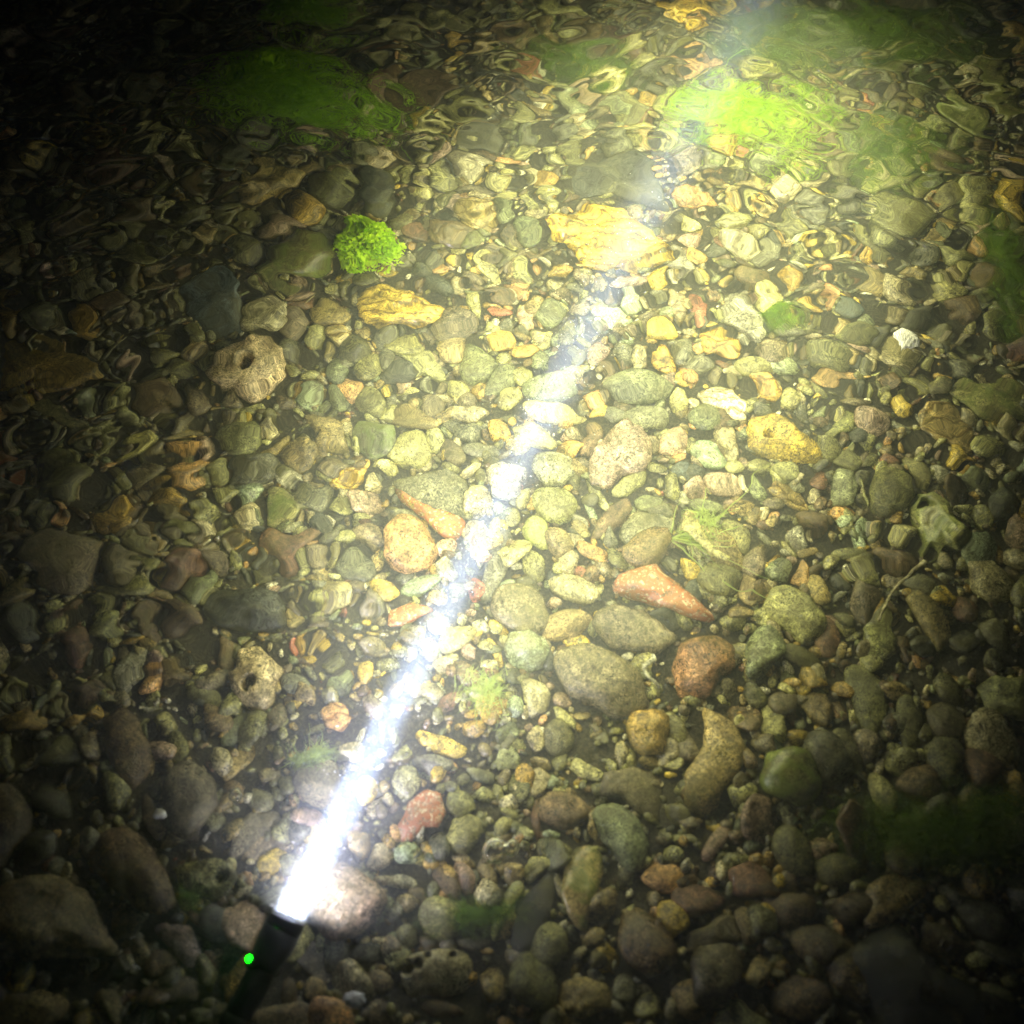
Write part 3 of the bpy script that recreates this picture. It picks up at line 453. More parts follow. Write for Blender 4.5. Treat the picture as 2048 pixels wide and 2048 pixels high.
HOLES = {'pierced by a round': [(0+1345/2.76, 680+105/2.76, .0058, .030)],
 'small dark pits': [(1385/2.76, 680+1880/2.76, .0045, .02), (1352/2.76, 680+1915/2.76, .003, .02)],
 'one small dark hole': [(1225/2.76, 1348+1130/2.76, .0045, .015)],
 'four small dark': [(680+x/2.76, 1348+y/2.76, r, .012) for x, y, r in ((365,1620,.0045),(430,1600,.004),(485,1552,.0025),(620,1560,.0025))],
 'with a dark pit': [(1348+530/2.76, 680+515/2.76, .004, .02)],
 'brown hollow': [(680+30/2.76, 680+760/2.76, .009, .006)],
 'pale green pitted slab': [(1348+1830/2.76, 520/2.76, .006, .02)],
 'craggy pale green rock with holes': [(1348+1410/2.76, 680+890/2.76, .006, .02), (1348+1440/2.76, 680+1150/2.76, .005, .02)]}

FOOT = []   # ground outlines of everything placed, for spreading gravel
def prof_stone(name, pix, colour, style, hk, parent=None, mat=None, lift=0.0, holes=(), seed=0, sub=None, zc=None):
    r = np.random.default_rng(seed*7+11)
    pix = np.array(pix, float)
    flat = np.array([at(x, y, .01) for x, y in pix])[:, :2]
    cen = flat.mean(0); size = np.sqrt(((flat-cen)**2).sum(1))
    rad = size.min(); c = max(.003, hk*rad*1.15)
    if 'f' in style: c *= .65
    zc = c*.45+lift if zc is None else zc
    flat = np.array([at(x, y, zc+c*.25) for x, y in pix])[:, :2]
    cen = (flat.min(0)+flat.max(0))/2
    d = flat-cen; th = np.arctan2(d[:, 1], d[:, 0]); o = np.argsort(th)
    # polar outline by ray casting against the traced polygon, robust for concave outlines
    T = np.linspace(-math.pi, math.pi, 181)[:-1]; Rr = np.zeros(180)
    P = flat-cen; Q = np.roll(P, -1, 0)
    for i, t in enumerate(T):
        u = np.array([math.cos(t), math.sin(t)]); e = Q-P
        den = u[0]*e[:, 1]-u[1]*e[:, 0]; den[np.abs(den) < 1e-12] = 1e-12
        k = (P[:, 0]*e[:, 1]-P[:, 1]*e[:, 0])/den; m = (P[:, 0]*u[1]-P[:, 1]*u[0])/den
        ok = (k > 0) & (m >= -.001) & (m <= 1.001)
        Rr[i] = k[ok].max() if ok.any() else rad
    sm = 5 if 'r' in style else 3
    ker = np.hanning(sm*2+3); ker /= ker.sum(); n = len(ker)//2
    Rr = np.convolve(np.concatenate([Rr[-n:], Rr, Rr[:n]]), ker, 'valid')
    big = rad > .02
    sub = sub or (5 if (big and 'c' in style) or holes else 4)
    V, Fc = ico(sub); v = V.copy()
    # soft facets
    for _ in range({'r': 2, 'a': 9, 'f': 5, 'c': 8}[style[0]]):
        nn = r.normal(size=3); nn[2] = abs(nn[2])*.8; nn /= np.linalg.norm(nn)
        dd = r.uniform(.72, .93) if style[0] != 'r' else r.uniform(.85, .97)
        s_ = np.maximum(0, v@nn-dd); v -= (.85*s_)[:, None]*nn
    if style[0] != 'r': # restore plan outline lost to the facets
        pl = np.sqrt(V[:, 0]**2+V[:, 1]**2); k2 = np.sqrt(v[:, 0]**2+v[:, 1]**2)+1e-9
        mixk = (pl/k2)**.7; v[:, 0] *= mixk; v[:, 1] *= mixk
    rho = np.sqrt(v[:, 0]**2+v[:, 1]**2)
    ang = np.arctan2(v[:, 1], v[:, 0]); rr = np.interp((ang+math.pi) % (2*math.pi), np.linspace(0, 2*math.pi, 181), np.append(Rr, Rr[0]))
    z = np.sign(v[:, 2])*np.abs(v[:, 2])**(.62 if 'f' in style else .82)
    amp = {'r': .035, 'a': .05, 'f': .03, 'c': .075}[style[0]]
    nz = fnoise(V, 2.2, r)*amp*1.5+fnoise(V, 6, r)*amp*.6
    if style[0] in 'ca': nz += (1-np.abs(fnoise(V, 11, r)))*amp*.30+fnoise(V, 25, r)*amp*.14
    if 'l' in style:
        zz = V[:, 1]*math.cos(.2)+.4*V[:, 2]+.15*fnoise(V, 3, r)
        nz += .035*np.sign(np.sin(zz*16))*np.abs(np.sin(zz*16))**.4
    tilt = r.normal()*.12, r.normal()*.12
    out = np.stack([np.cos(ang)*rho*rr*(1+nz*.6), np.sin(ang)*rho*rr*(1+nz*.6), c*z*(1+nz*1.6)], 1)
    out[:, 2] += (out[:, 0]*tilt[0]+out[:, 1]*tilt[1])
    for hx, hy, hr, hd in holes:
        q = at(hx, hy, zc+c*.8)[:2]-cen
        dd = np.sqrt((out[:, 0]-q[0])**2+(out[:, 1]-q[1])**2)
        w_ = np.clip(1-(dd/hr)**4, 0, 1)*(V[:, 2] > .05)
        out[:, 2] -= w_*min(hd, 1.5*c)
    base = float(bed_h(cen[:1], cen[1:2])[0])
    loc = (cen[0], cen[1], base)
    out[:, 2] += zc
    m = mat or MATS[next((k for c_, k in dict(s='speckled', l='layered', u='rusty', m='mossy', v='veined').items() if c_ in style[1:]), 'smooth')]
    o = mk(name, out, Fc, m, parent=None, loc=loc)
    j = r.uniform(.84, 1.18)*np.array([r.uniform(.95, 1.05), 1, r.uniform(.9, 1.1)])
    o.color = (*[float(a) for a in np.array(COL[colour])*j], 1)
    FOOT.append((cen, T, Rr, c, zc))
    if parent:
        o.parent = parent; o.location = (Vector(loc)-parent.location)
    return o

def ell_pix(x, y, a, b, ang, style, r):
    t = np.linspace(0, 2*math.pi, 18, endpoint=False)
    k = {'r': .05, 'a': .10, 'f': .08, 'c': .12}[style[0]]
    wob = 1+k*np.sin(2*t+r.uniform(0, 6))*1.2+k*np.sin(3*t+r.uniform(0, 6))+k*.6*np.sin(5*t+r.uniform(0, 6))
    e = 2.0 if style[0] == 'r' else 2.6
    ct, st = np.cos(t), np.sin(t)
    q = (np.abs(ct)**e+np.abs(st)**e)**(-1/e)
    px = a*ct*q*wob; py = b*st*q*wob
    ca, sa = math.cos(R(ang)), math.sin(R(ang))
    return np.stack([x+px*ca-py*sa, y+px*sa+py*ca], 1)

LAND = []   # (px, py, short noun phrase)
THINGS = []
n = 0
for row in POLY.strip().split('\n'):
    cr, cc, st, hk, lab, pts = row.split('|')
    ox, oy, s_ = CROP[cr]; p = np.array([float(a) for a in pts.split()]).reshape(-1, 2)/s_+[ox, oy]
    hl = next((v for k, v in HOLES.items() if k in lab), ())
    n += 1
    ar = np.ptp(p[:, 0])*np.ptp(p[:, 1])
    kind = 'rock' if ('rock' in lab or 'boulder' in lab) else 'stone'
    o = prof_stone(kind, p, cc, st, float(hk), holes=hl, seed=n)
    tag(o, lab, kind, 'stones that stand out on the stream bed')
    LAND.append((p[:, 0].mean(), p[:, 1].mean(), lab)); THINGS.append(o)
# the dark slab whose broken edge shows orange
def E2(t): return np.array([float(a) for a in t.split()]).reshape(-1, 2)/2.76+[680, 680]
slab = prof_stone('rock', E2('270 770 420 725 600 680 720 740 740 900 690 1000 640 1060 600 1080 520 1040 430 930 340 850'), 'g', 'fs', .75, seed=501)
tag(slab, 'dark grey slab with a broken orange lower edge, left of the beam', 'rock', 'stones that stand out on the stream bed')
edge_ = prof_stone('broken_edge', E2('255 755 300 780 370 845 470 880 600 965 690 955 705 1010 640 1065 600 1085 530 1040 400 910 320 855'), 'y', 'cu', .9, seed=502, parent=slab, lift=.004)
edge_['label'] = 'broken yellow and rust coloured edge'
LAND.append((860, 1000, 'slab')); THINGS.append(slab)
# the torch and the algae are landmarks too
SHORT = {}
ellrows = []
for cr, txt in ELL.items():
    ox, oy, s_ = CROP[cr]
    for it in txt.replace('\n', ';').split(';'):
        f_ = it.split()
        if len(f_) != 7 or float(f_[2]) == 0: continue
        x, y, a, b, an = map(float, f_[:5])
        up = {'I': 1.28, 'G': 1.18, 'F': 1.08, 'A': 1.05}.get(cr, 1.15 if cr == 'H' and y > 900 else 1.0); a *= up; b *= up
        ellrows.append((ox+x/s_, oy+y/s_, a/s_, b/s_, an, f_[5], f_[6]))
# drop rows that repeat a stone already placed (crops overlap)
keep = []
def inside(fx, cen, T, Rr, k=.6):
    d = fx-cen; rr = math.hypot(*d); t = math.atan2(d[1], d[0])
    return rr < k*np.interp(t, T, Rr, period=2*math.pi)
ellrows.sort(key=lambda e: -e[2]*e[3])
SH = '''the pale creased angular stone|the dim ochre wedge stone|the big yellow layered rock|the dark slate slab|the yellow pointed rock below the moss tuft|the pinkish angular stone near the haze|the yellow rock at the top edge
the yellow peaked stone|the long orange sliver|the pale green pitted slab|the yellow rock at the right edge|the pale speckled rock by the moss|the red angular stone|the ochre stone below the red one
the stone with the round hole|the brown ledge at the left edge|the long curved olive stone|the rusty rock at the left edge|the big eight-cornered taupe stone|the smooth stone with the bright rim|the brown stone with orange underside
the mint green cracked stone|the block beside the mint stone|the reddish ribbed stone|the smooth tan oblong stone|the ochre pitted stone|the long stone with pitted end|the pale oval in the beam
the large pitted pinkish stone|the black and white speckled rock|the brown pointed stone|the yellow-rimmed stone|the orange heart-shaped stone|the long grey stone along the beam|the round marbled stone
the mottled grey rock|the fuzzy grey boulder|the red orange flecked rock|the craggy rust rock|the yellow pear-shaped rock|the ochre striped stone|the ridged shell-like rock|the tan ragged-ridged rock
the smooth green nicked stone|the small orange triangle stone|the grey green thumb stone|the craggy rock with holes|the split leaf-shaped stone|the brown bar-shaped stone|the pale knobbly stone|the olive brown oval at right
the ragged pale flat slab|the dim straight-edged olive stone|the craggy forked dark rock|the smooth taupe egg-shaped stone|the grey slab with bright edge|the ochre oval near the torch|the block with one hole
the pinkish stone at the torch head|the blunt pinkish brown stone|the largest boulder|the dark boulder at the left edge|the near-black rock|the rock in the lower left corner|the curved rock below the torch
the grey stone beside the torch|the big pink rock|the orange-edged pinkish rock|the smooth olive egg stone|the bright yellow bar stone|the pale tapering block|the small tan cube stone|the narrow lens-shaped stone
the honeycomb-spotted rock|the grey triangular stone|the pale olive wedge|the taupe brown block|the smooth green oval|the long mottled downward-pointing stone|the narrow pale stone by black|the bent olive stone
the black shadowed stone|the round dark brown boulder|the rock with four holes|the faceted stone at the bottom|the long ochre craggy rock|the small grey crumbly rock|the heart-shaped stone in the dark
the green block at the right|the yellow ochre fragment|the olive stone at the bottom|the black corner rock|the orange-edged dark slab'''.replace('\n', '|').split('|')
assert len(SH) == len(LAND), (len(SH), len(LAND))
LM = [(a, b, s_) for (a, b, _), s_ in zip(LAND, SH)]
LM += [(590, 1880, 'the torch'), (500, 1925, 'the green light'), (735, 497, 'the bright moss tuft'), (1500, 235, 'the largest algae clump'), (975, 1395, 'the pale green wisp'), (1555, 640, 'the small moss tuft')]
def direction(dx, dy):
    a = math.degrees(math.atan2(dy, dx)) % 360
    return ['right of', 'lower right of', 'below', 'lower left of', 'left of', 'upper left of', 'above', 'upper right of'][int((a+22.5)//45) % 8]
USED = set()
def relabel(x, y, a, b, colour, style, noun='pebble'):
    m = a*1.0
    size = 'tiny' if m < 16 else 'small' if m < 26 else 'medium' if m < 40 else 'large'
    ar = a/b
    shape = {'r': 'oval' if ar > 1.25 else 'round', 'a': 'angular', 'f': 'flat' if ar < 2.3 else 'sliver-like', 'c': 'rough'}[style[0]]
    if ar > 2.1 and style[0] != 'f': shape = 'long '+shape
    near = sorted(LM, key=lambda l: (l[0]-x)**2+(l[1]-y)**2)[:9]
    ed = [e for e, c_ in (('at the left edge', x-a < 6), ('at the right edge', x+a > 2042), ('at the top edge', y-a < 6), ('at the bottom edge', y+a > 2042)) if c_]
    base = f'{size} {CN[colour]} {shape} {noun}'
    opts = []
    for l in near:
        dx, dy = x-l[0], y-l[1]; d = math.hypot(dx, dy)
        opts.append(f"{base} {'just ' if d < 110 else ''}{direction(dx, dy)} {l[2]}")
    for i in range(4):
        l = near[i]; d = math.hypot(x-l[0], y-l[1])
        opts.append(f"{base} well {direction(x-l[0], y-l[1])} {l[2]}")
    for o_ in opts:
        if o_ not in USED and len(o_.split()) <= 16:
            USED.add(o_); return o_
    for k_ in ('second', 'third', 'fourth'):
        for o_ in opts:
            o2 = f'{k_} {o_}'
            if o2 not in USED and len(o2.split()) <= 16: USED.add(o2); return o2
    return opts[0]
npeb = 0; REST = []
pr = np.random.default_rng(99)
for (x, y, a, b, an, cc, st) in ellrows:
    gq = at(x, y, .01)[:2]
    if any(inside(gq, c0, T, Rr, .55) for c0, T, Rr, c, zc in FOOT): continue
    if npeb >= 296:
        REST.append((x, y, a, b, an, cc)); continue
    npeb += 1
    big = a*b > 1400
    hk = {'r': .62, 'a': .55, 'f': .4, 'c': .6}[st[0]]*pr.uniform(.85, 1.15)
    o = prof_stone('pebble', ell_pix(x, y, a, b, an, st, pr), cc, st, hk, seed=1000+npeb, sub=4 if big else 3)
    tag(o, relabel(x, y, a, b, cc, st), 'pebble', 'pebbles on the stream bed')
    THINGS.append(o)
print('landmark stones', len(LAND), 'pebbles', npeb)

# ------------------------------------------------------------------ gravel: too many to count, one object
def gravel():
    r = np.random.default_rng(5)
    foot = FOOT; cs = np.array([f_[0] for f_ in foot]); mx = np.array([f_[2].max() for f_ in foot])
    fine = np.array([at(x, y, 0)[:2] for x, y in ((690, 1330), (640, 1400), (850, 1500), (1000, 1500), (760, 1700), (1800, 350), (600, 1560), (930, 1780))])
    pal = [('o', 6), ('O', 5), ('t', 6), ('T', 4), ('g', 5), ('G', 3), ('y', 1.2), ('Y', 2), ('c', 2.5), ('R', 1.2), ('b', 4), ('p', 1.2), ('n', .8), ('m', .3), ('w', .8), ('d', 3), ('u', 5), ('r', .12)]
    pc = np.array([COL[k] for k, _ in pal]); pw = np.array([w_ for _, w_ in pal]); pw /= pw.sum()
    protos = {2: [], 3: []}
    for s_ in (2, 3):
        V, Fc = ico(s_)
        for i in range(14):
            v = V.copy()
            for _ in range(6):
                nn = r.normal(size=3); nn /= np.linalg.norm(nn); dd = r.uniform(.62, .9)
                v -= (.85*np.maximum(0, v@nn-dd))[:, None]*nn
            v *= (1+.10*fnoise(V, 2.5, r)+.03*fnoise(V, 8, r))[:, None]
            protos[s_].append(v)
    out = {2: ([], [], []), 3: ([], [], [])}
    cell = .02; occ = {}
    def place(x, y, rad, z, exact=None):
        s_ = 3 if rad > .0075 or exact else 2
        v = protos[s_][r.integers(14)]
        sc_ = rad*np.array([r.uniform(.95, 1.45), r.uniform(.7, 1.0), r.uniform(.45, .75)])
        a = r.uniform(0, 6.28)
        if exact: sc_ = np.array([exact[0], exact[1], .6*exact[1]]); a = exact[2]
        tx, ty = r.normal()*.25, r.normal()*.25
        v = v*sc_; ca, sa = math.cos(a), math.sin(a)
        v = np.stack([v[:, 0]*ca-v[:, 1]*sa, v[:, 0]*sa+v[:, 1]*ca, v[:, 2]+v[:, 0]*tx+v[:, 1]*ty], 1)+[x, y, z]
        O = out[s_]; O[0].append(v)
        c = pc[r.choice(len(pal), p=pw)]*r.uniform(.75, 1.25)
        if rad < .0042 and r.uniform() < .07: c = np.array([.74, .70, .55])
        if exact: c = np.array(COL[exact[3]])*r.uniform(.85, 1.15)
        O[1].append(np.clip(c, 0, .9)); O[2].append(len(v))
    def rejected(x, y, k):
        d2 = (cs[:, 0]-x)**2+(cs[:, 1]-y)**2
        for i in np.nonzero(d2 < mx**2)[0]:
            if inside(np.array([x, y]), foot[i][0], foot[i][1], foot[i][2], k): return True
        return False
    for (x, y, a, b, an, cc) in REST:
        q = at(x, y, .008); u = at(x+a*math.cos(R(an)), y+a*math.sin(R(an)), .008)-q; v_ = at(x-b*math.sin(R(an)), y+b*math.cos(R(an)), .008)-q
        la, lb = np.linalg.norm(u), np.linalg.norm(v_)
        h = float(bed_h(q[:1], q[1:2])[0])
        place(q[0], q[1], lb, h+lb*.4, exact=(la*1.08, lb*1.08, math.atan2(u[1], u[0]), cc))
        occ.setdefault((int(q[0]//cell), int(q[1]//cell)), []).append((q[0], q[1], (la+lb)/2))
    # medium stones first, kept apart from one another
    for rad0, tries, sp in ((.0165, 480, 1.45), (.0125, 1700, 1.4), (.0090, 6500, 1.32)):
        for _ in range(tries):
            x, y = r.uniform(-.75, .75), r.uniform(-.62, .95)
            rad = rad0*r.uniform(.82, 1.2)
            if rad0 > .01 and (((fine-[x, y])**2).sum(1) < .045**2).any(): continue
            if rejected(x, y, 1.0+.5*rad/.02): continue
            ci, cj = int(x//cell), int(y//cell); bad = False
            for i in range(ci-2, ci+3):
                for j in range(cj-2, cj+3):
                    for (qx, qy, qr) in occ.get((i, j), ()):
                        if (qx-x)**2+(qy-y)**2 < ((qr+rad)*sp*.66)**2: bad = True; break
                    if bad: break
                if bad: break
            if bad: continue
            occ.setdefault((ci, cj), []).append((x, y, rad))
            h = float(bed_h(np.array([x]), np.array([y]))[0])
            place(x, y, rad, h+rad*.35)
    # fine gravel and grit fills everything in between
    for rad0, num in ((.0056, 9000), (.0034, 23000), (.0020, 14000)):
        xs, ys = r.uniform(-.75, .75, num), r.uniform(-.62, .95, num)
        hs = bed_h(xs, ys)
        for x, y, h in zip(xs, ys, hs):
            if rejected(x, y, .8): continue
            place(x, y, rad0*r.lognormal(0, .22), h+rad0*r.uniform(.0, 1.2)-.001)
    vs, fs, cl = [], [], []; off = 0
    for s_ in (2, 3):
        V, C_, L = out[s_]; m_ = len(V); nv = len(ico(s_)[0]); Fc = ico(s_)[1]
        vs.append(np.concatenate(V)); cl.append(np.repeat(np.array(C_), nv, 0))
        fs.append((Fc[None]+(off+np.arange(m_)*nv)[:, None, None]).reshape(-1, 3)); off += m_*nv
        print('gravel', s_, m_)
    vs, fs, cl = map(np.concatenate, (vs, fs, cl))
    o = mk('gravel', vs, fs, stone_mat('gravel_stones', 'speckled', attr=True))
    at_ = o.data.color_attributes.new('tint', 'FLOAT_COLOR', 'POINT')
    at_.data.foreach_set('color', np.concatenate([cl, np.ones((len(cl), 1))], 1).astype(np.float32).ravel())
    tag(o, 'loose small gravel and grit filling the gaps between all the stones', 'gravel', kind='stuff')
gravel()
# ------------------------------------------------------------------ torch
M_BLACK = plain('black_anodised_metal', (.05, .052, .066), .42, .2)
M_RUB = plain('black_rubber', (.012, .012, .013), .7)
M_STEEL = plain('bezel_steel', (.10, .10, .12), .3, .9)
M_LENS = plain('lit_torch_lens', (.9, .9, 1), .2, emit=(.85, .9, 1.0), es=60.0)
M_LED = plain('green_indicator', (.02, .5, .12), .2, emit=(.002, 1.0, .003), es=14.0)
def frame(origin, axis):
    a = Vector(axis).normalized(); u = a.cross(Vector((0, 0, 1))).normalized(); w_ = u.cross(a)
    return Vector(origin), a, u, w_
def revolve(name, prof, m, parent, fr, seg=48, flute=None):
    o_, a, u, w_ = fr; v = []; f = []
    for (s_, r_) in prof:
        for i in range(seg):
            t = 2*math.pi*i/seg
            rr = r_*(1-(flute(s_, t) if flute else 0))
            v.append(o_+a*s_+(u*math.cos(t)+w_*math.sin(t))*rr)
    k = len(prof)
    for j in range(k-1):
        for i in range(seg):
            i2 = (i+1) % seg; f.append((j*seg+i, j*seg+i2, (j+1)*seg+i2, (j+1)*seg+i))
    me = bpy.data.meshes.new(name); org = parent.location
    me.from_pydata([tuple(q-org) for q in v], [], f); me.update()
    bm_ = bmesh.new(); bm_.from_mesh(me); bmesh.ops.recalc_face_normals(bm_, faces=bm_.faces); bm_.to_mesh(me); bm_.free()
    me.polygons.foreach_set('use_smooth', [True]*len(me.polygons)); me.materials.append(m)
    o = bpy.data.objects.new(name, me); col.objects.link(o); o.parent = parent
    return o
HR = float(np.linalg.norm(at(605, 1863, BEAM_Z)-at(539, 1828, BEAM_Z)))/2
torch = bpy.data.objects.new('torch', None); col.objects.link(torch)
back = lens_v-BDIR*.05
torch.location = (back.x, back.y, float(bed_h(np.array([back.x]), np.array([back.y]))[0])+.006)
tag(torch, 'black underwater torch shining a white beam, green light on its side', 'torch')
fr = frame(lens_v, -BDIR)
bpy.context.view_layer.update()
H_ = HR
revolve('bezel', [(.0035, H_*.80), (-.001, H_*.84), (-.0016, H_*.93), (-.0006, H_*1.0), (.003, H_*1.02), (.0055, H_*1.0), (.0055, H_*.8)], M_STEEL, torch, fr, 64)
revolve('lens', [(.0016, .00001), (.0016, H_*.4), (.0016, H_*.82)], M_LENS, torch, fr, 48)
revolve('head', [(.0045, H_*.8), (.0046, H_*.995), (.012, H_*.98), (.020, H_*.93), (.026, H_*.86), (.031, H_*.80), (.031, H_*.5)], M_BLACK, torch, fr, 64)
revolve('body', [(.031, .0001), (.031, H_*.74), (.036, H_*.76), (.044, H_*.76), (.050, H_*.76), (.056, H_*.76), (.058, H_*.70)], M_RUB, torch, fr, 96,
        flute=lambda s_, t: .05*(.5+.5*math.cos(t*16)) if .040 < s_ < .054 else 0)
revolve('tail_cap', [(.058, .0001), (.058, H_*.80), (.065, H_*.80), (.068, H_*.74), (.068, .0001)], M_RUB, torch, fr, 48)
# side switch with its green light, on the upper left of the head
_, a_, u_, w__ = fr
sp = Vector(at(505, 1925, BEAM_Z+.004).tolist())
rel = sp-lens_v; s_al = rel.dot(a_)
side = (rel-a_*s_al); side.normalize()
centre = lens_v+a_*s_al+side*H_*.78
def disc(name, r0, h, m, parent, org, axis, dome=0.0):
    f_ = frame(org, axis) if abs(Vector(axis).normalized().z) < .98 else (Vector(org), Vector(axis).normalized(), Vector((1, 0, 0)), Vector((0, 1, 0)))
    return revolve(name, [(-.002, r0), (h*.7, r0), (h, r0*.85), (h+dome, r0*.4), (h+dome*1.1, .00001)], m, parent, f_, 28)
sw = disc('switch_button', .0058, .0035, M_RUB, torch, centre, side, .0004)
bpy.context.view_layer.update()
led = disc('indicator_light', .0027, .0048, M_LED, torch, centre, side, .001)
led.parent = sw

# ------------------------------------------------------------------ algae: strands and leaflets
A_BRIGHT = leaf_mat('bright_algae', (.46, .76, .02), (.68, .92, .06))
A_MID = leaf_mat('filament_algae', (.34, .56, .03), (.48, .66, .07), .8)
A_DIM = leaf_mat('dim_algae', (.24, .44, .01), (.40, .58, .03), .8)
A_PALE = leaf_mat('pale_algae', (.40, .52, .14), (.60, .72, .26), .5)
def algae(px, py, rx, ry, n_, ln, h, mat, label, noun='algae_clump', flow=(1, -.2), wid=.0007, curl=1.0, seed=1, fl=.6, leaf=0):
    r = np.random.default_rng(seed)
    c0 = at(px, py, .01); ex = at(px+rx, py, .01)-at(px-rx, py, .01); ey = at(px, py-ry, .01)-at(px, py+ry, .01)
    ax, ay = np.linalg.norm(ex)/2, np.linalg.norm(ey)/2
    base = float(bed_h(c0[:1], c0[1:2])[0])
    V = []; Fq = []; k = 0; seg = 9
    fv = np.array([flow[0], flow[1], 0.0]); fv /= np.linalg.norm(fv)
    for i in range(n_):
        a = r.uniform(0, 6.28); q = math.sqrt(r.uniform())*(.6+.4*math.sin(3*a+seed)*math.sin(2*a+2*seed))
        lobe = q*1.0
        p = np.array([ax*lobe*math.cos(a), ay*lobe*math.sin(a), r.uniform(0, .6)*h*(1-q*.7)])
        d = r.normal(size=3)*.6; d[2] = abs(d[2])*.8; d = d+fv*fl*2; d /= np.linalg.norm(d)
        L = ln*r.lognormal(0, .35)/seg; wv = np.cross(d, r.normal(size=3)); wv /= np.linalg.norm(wv)+1e-9
        ph = r.uniform(0, 6.28)
        for s_ in range(seg+1):
            w_ = wid*(1-.75*s_/seg)*(1+(leaf if 2 < s_ < 8 else 0))
            V += [p+wv*w_, p-wv*w_]
            if s_: Fq.append((k-2, k-1, k+1, k))
            k += 2
            d = d+r.normal(size=3)*.28*curl+fv*.10*fl; d[2] += (-.10 if p[2] > h else .05); d /= np.linalg.norm(d)
            p = p+d*L; p[2] = max(p[2], .0)
    o = mk(noun, np.array(V), np.array(Fq), mat, loc=(c0[0], c0[1], base+.004))
    tag(o, label, 'algae', 'green algae growing on the bed')
    return o
def moss(px, py, rx, ry, n_, sz, h, mat, label, seed=1):
    r = np.random.default_rng(seed)
    c0 = at(px, py, .01); ex = at(px+rx, py, .01)-at(px-rx, py, .01); ey = at(px, py-ry, .01)-at(px, py+ry, .01)
    ax, ay = np.linalg.norm(ex)/2, np.linalg.norm(ey)/2
    V = []; Fq = []; k = 0
    nodes = []
    for i in range(26):
        a = r.uniform(0, 6.28); q = math.sqrt(r.uniform())*.85
        nodes.append((ax*q*math.cos(a), ay*q*math.sin(a), h*r.uniform(.3, 1)*(1-.5*q), r.uniform(.25, .45)*min(ax, ay)))
    for i in range(n_):
        nx, ny, nz_, nr = nodes[r.integers(26)]
        d = r.normal(size=3); d /= np.linalg.norm(d); d[2] = abs(d[2])
        p = np.array([nx, ny, max(.001, nz_-nr*.5)])+d*nr*r.uniform(.7, 1.05)
        t = d+r.normal(size=3)*.7; t /= np.linalg.norm(t); w_ = np.cross(t, r.normal(size=3)); w_ /= np.linalg.norm(w_)
        s_ = sz*r.uniform(.6, 1.5); cup = np.cross(t, w_)*s_*.35
        pts = [p, p+t*s_*.4+w_*s_*.42+cup, p+t*s_*1.0+cup*r.uniform(-.5, 1), p+t*s_*.4-w_*s_*.42+cup]
        V += pts; Fq.append((k, k+1, k+2, k+3)); k += 4
    o = mk('algae_clump', np.array(V), np.array(Fq), mat, loc=(c0[0], c0[1], float(bed_h(c0[:1], c0[1:2])[0])+.003), smooth=False)
    tag(o, label, 'algae', 'green algae growing on the bed')
def cloud(px, py, rx, ry, n_, h, mat, label, flow=0.0, seed=1, ln=.007, wid=.00045, lobes=7, rays=0):
    """loose mass of very fine short filaments, dense in lobes and thinning out at the rim"""
    r = np.random.default_rng(seed)
    c0 = at(px, py, .01); ex = at(px+rx, py, .01)-at(px-rx, py, .01); ey = at(px, py-ry, .01)-at(px, py+ry, .01)
    ax, ay = np.linalg.norm(ex)/2, np.linalg.norm(ey)/2
    cf, sf = math.cos(flow), math.sin(flow)
    L = [(r.normal()*.42, r.normal()*.38, r.uniform(.22, .42)) for _ in range(lobes)]
    V = []; Fq = []; k = 0; seg = 4
    for i in range(n_):
        lx, ly, lr = L[r.integers(lobes)]
        u = np.array([(lx+r.normal()*lr)*ax, (ly+r.normal()*lr)*ay])
        q = math.hypot(u[0]/ax, u[1]/ay)
        z = h*max(.05, 1-.45*q)*r.beta(1.6, 1.6)
        p = np.array([u[0]*1.0, u[1]*1.0, z])
        d = np.array([cf, sf, 0])*r.choice([-1, 1])*1.1+r.normal(size=3)*.8; d /= np.linalg.norm(d)
        l_ = ln*r.lognormal(0, .45)*(4 if i < rays else 1)/seg
        wv = np.cross(d, r.normal(size=3)); wv /= np.linalg.norm(wv)+1e-9
        for s_ in range(seg+1):
            w_ = wid*(1-.7*s_/seg)*(1.6 if i < rays else 1)
            V += [p+wv*w_, p-wv*w_]
            if s_: Fq.append((k-2, k-1, k+1, k))
            k += 2
            d = d+r.normal(size=3)*.35; d /= np.linalg.norm(d); p = p+d*l_; p[2] = max(p[2], .0)
    o = mk('algae_clump', np.array(V), np.array(Fq), mat, loc=(c0[0], c0[1], float(bed_h(c0[:1], c0[1:2])[0])+.004))
    tag(o, label, 'algae', 'green algae growing on the bed')
A_C = leaf_mat('algae_fluff', (.34, .62, .02), (.50, .80, .04), .75)
A_CB = leaf_mat('algae_fluff_bright', (.36, .60, .03), (.60, .82, .10), .5)
A_CD = leaf_mat('algae_fluff_olive', (.17, .31, .02), (.28, .44, .04), .45)
moss(737, 500, 60, 52, 3600, .0036, .045, A_BRIGHT, 'small bright green tuft of crinkled moss left of the centre top', 2)
cloud(1480, 225, 100, 72, 9000, .035, A_CB, 'largest bright yellow green algae clump at the end of the beam', seed=3, flow=-.5, rays=350)
cloud(570, 195, 150, 60, 15000, .095, A_C, 'wide soft green algae patch in the dim upper left', seed=4, flow=.2)
cloud(600, 40, 100, 70, 5000, .06, A_C, 'dim green algae patch cut by the top edge left of centre', seed=6, flow=1.2)
cloud(1780, 60, 240, 75, 9000, .04, A_CD, 'streaming green algae patch along the top edge at right', seed=7, flow=-.5, rays=300)
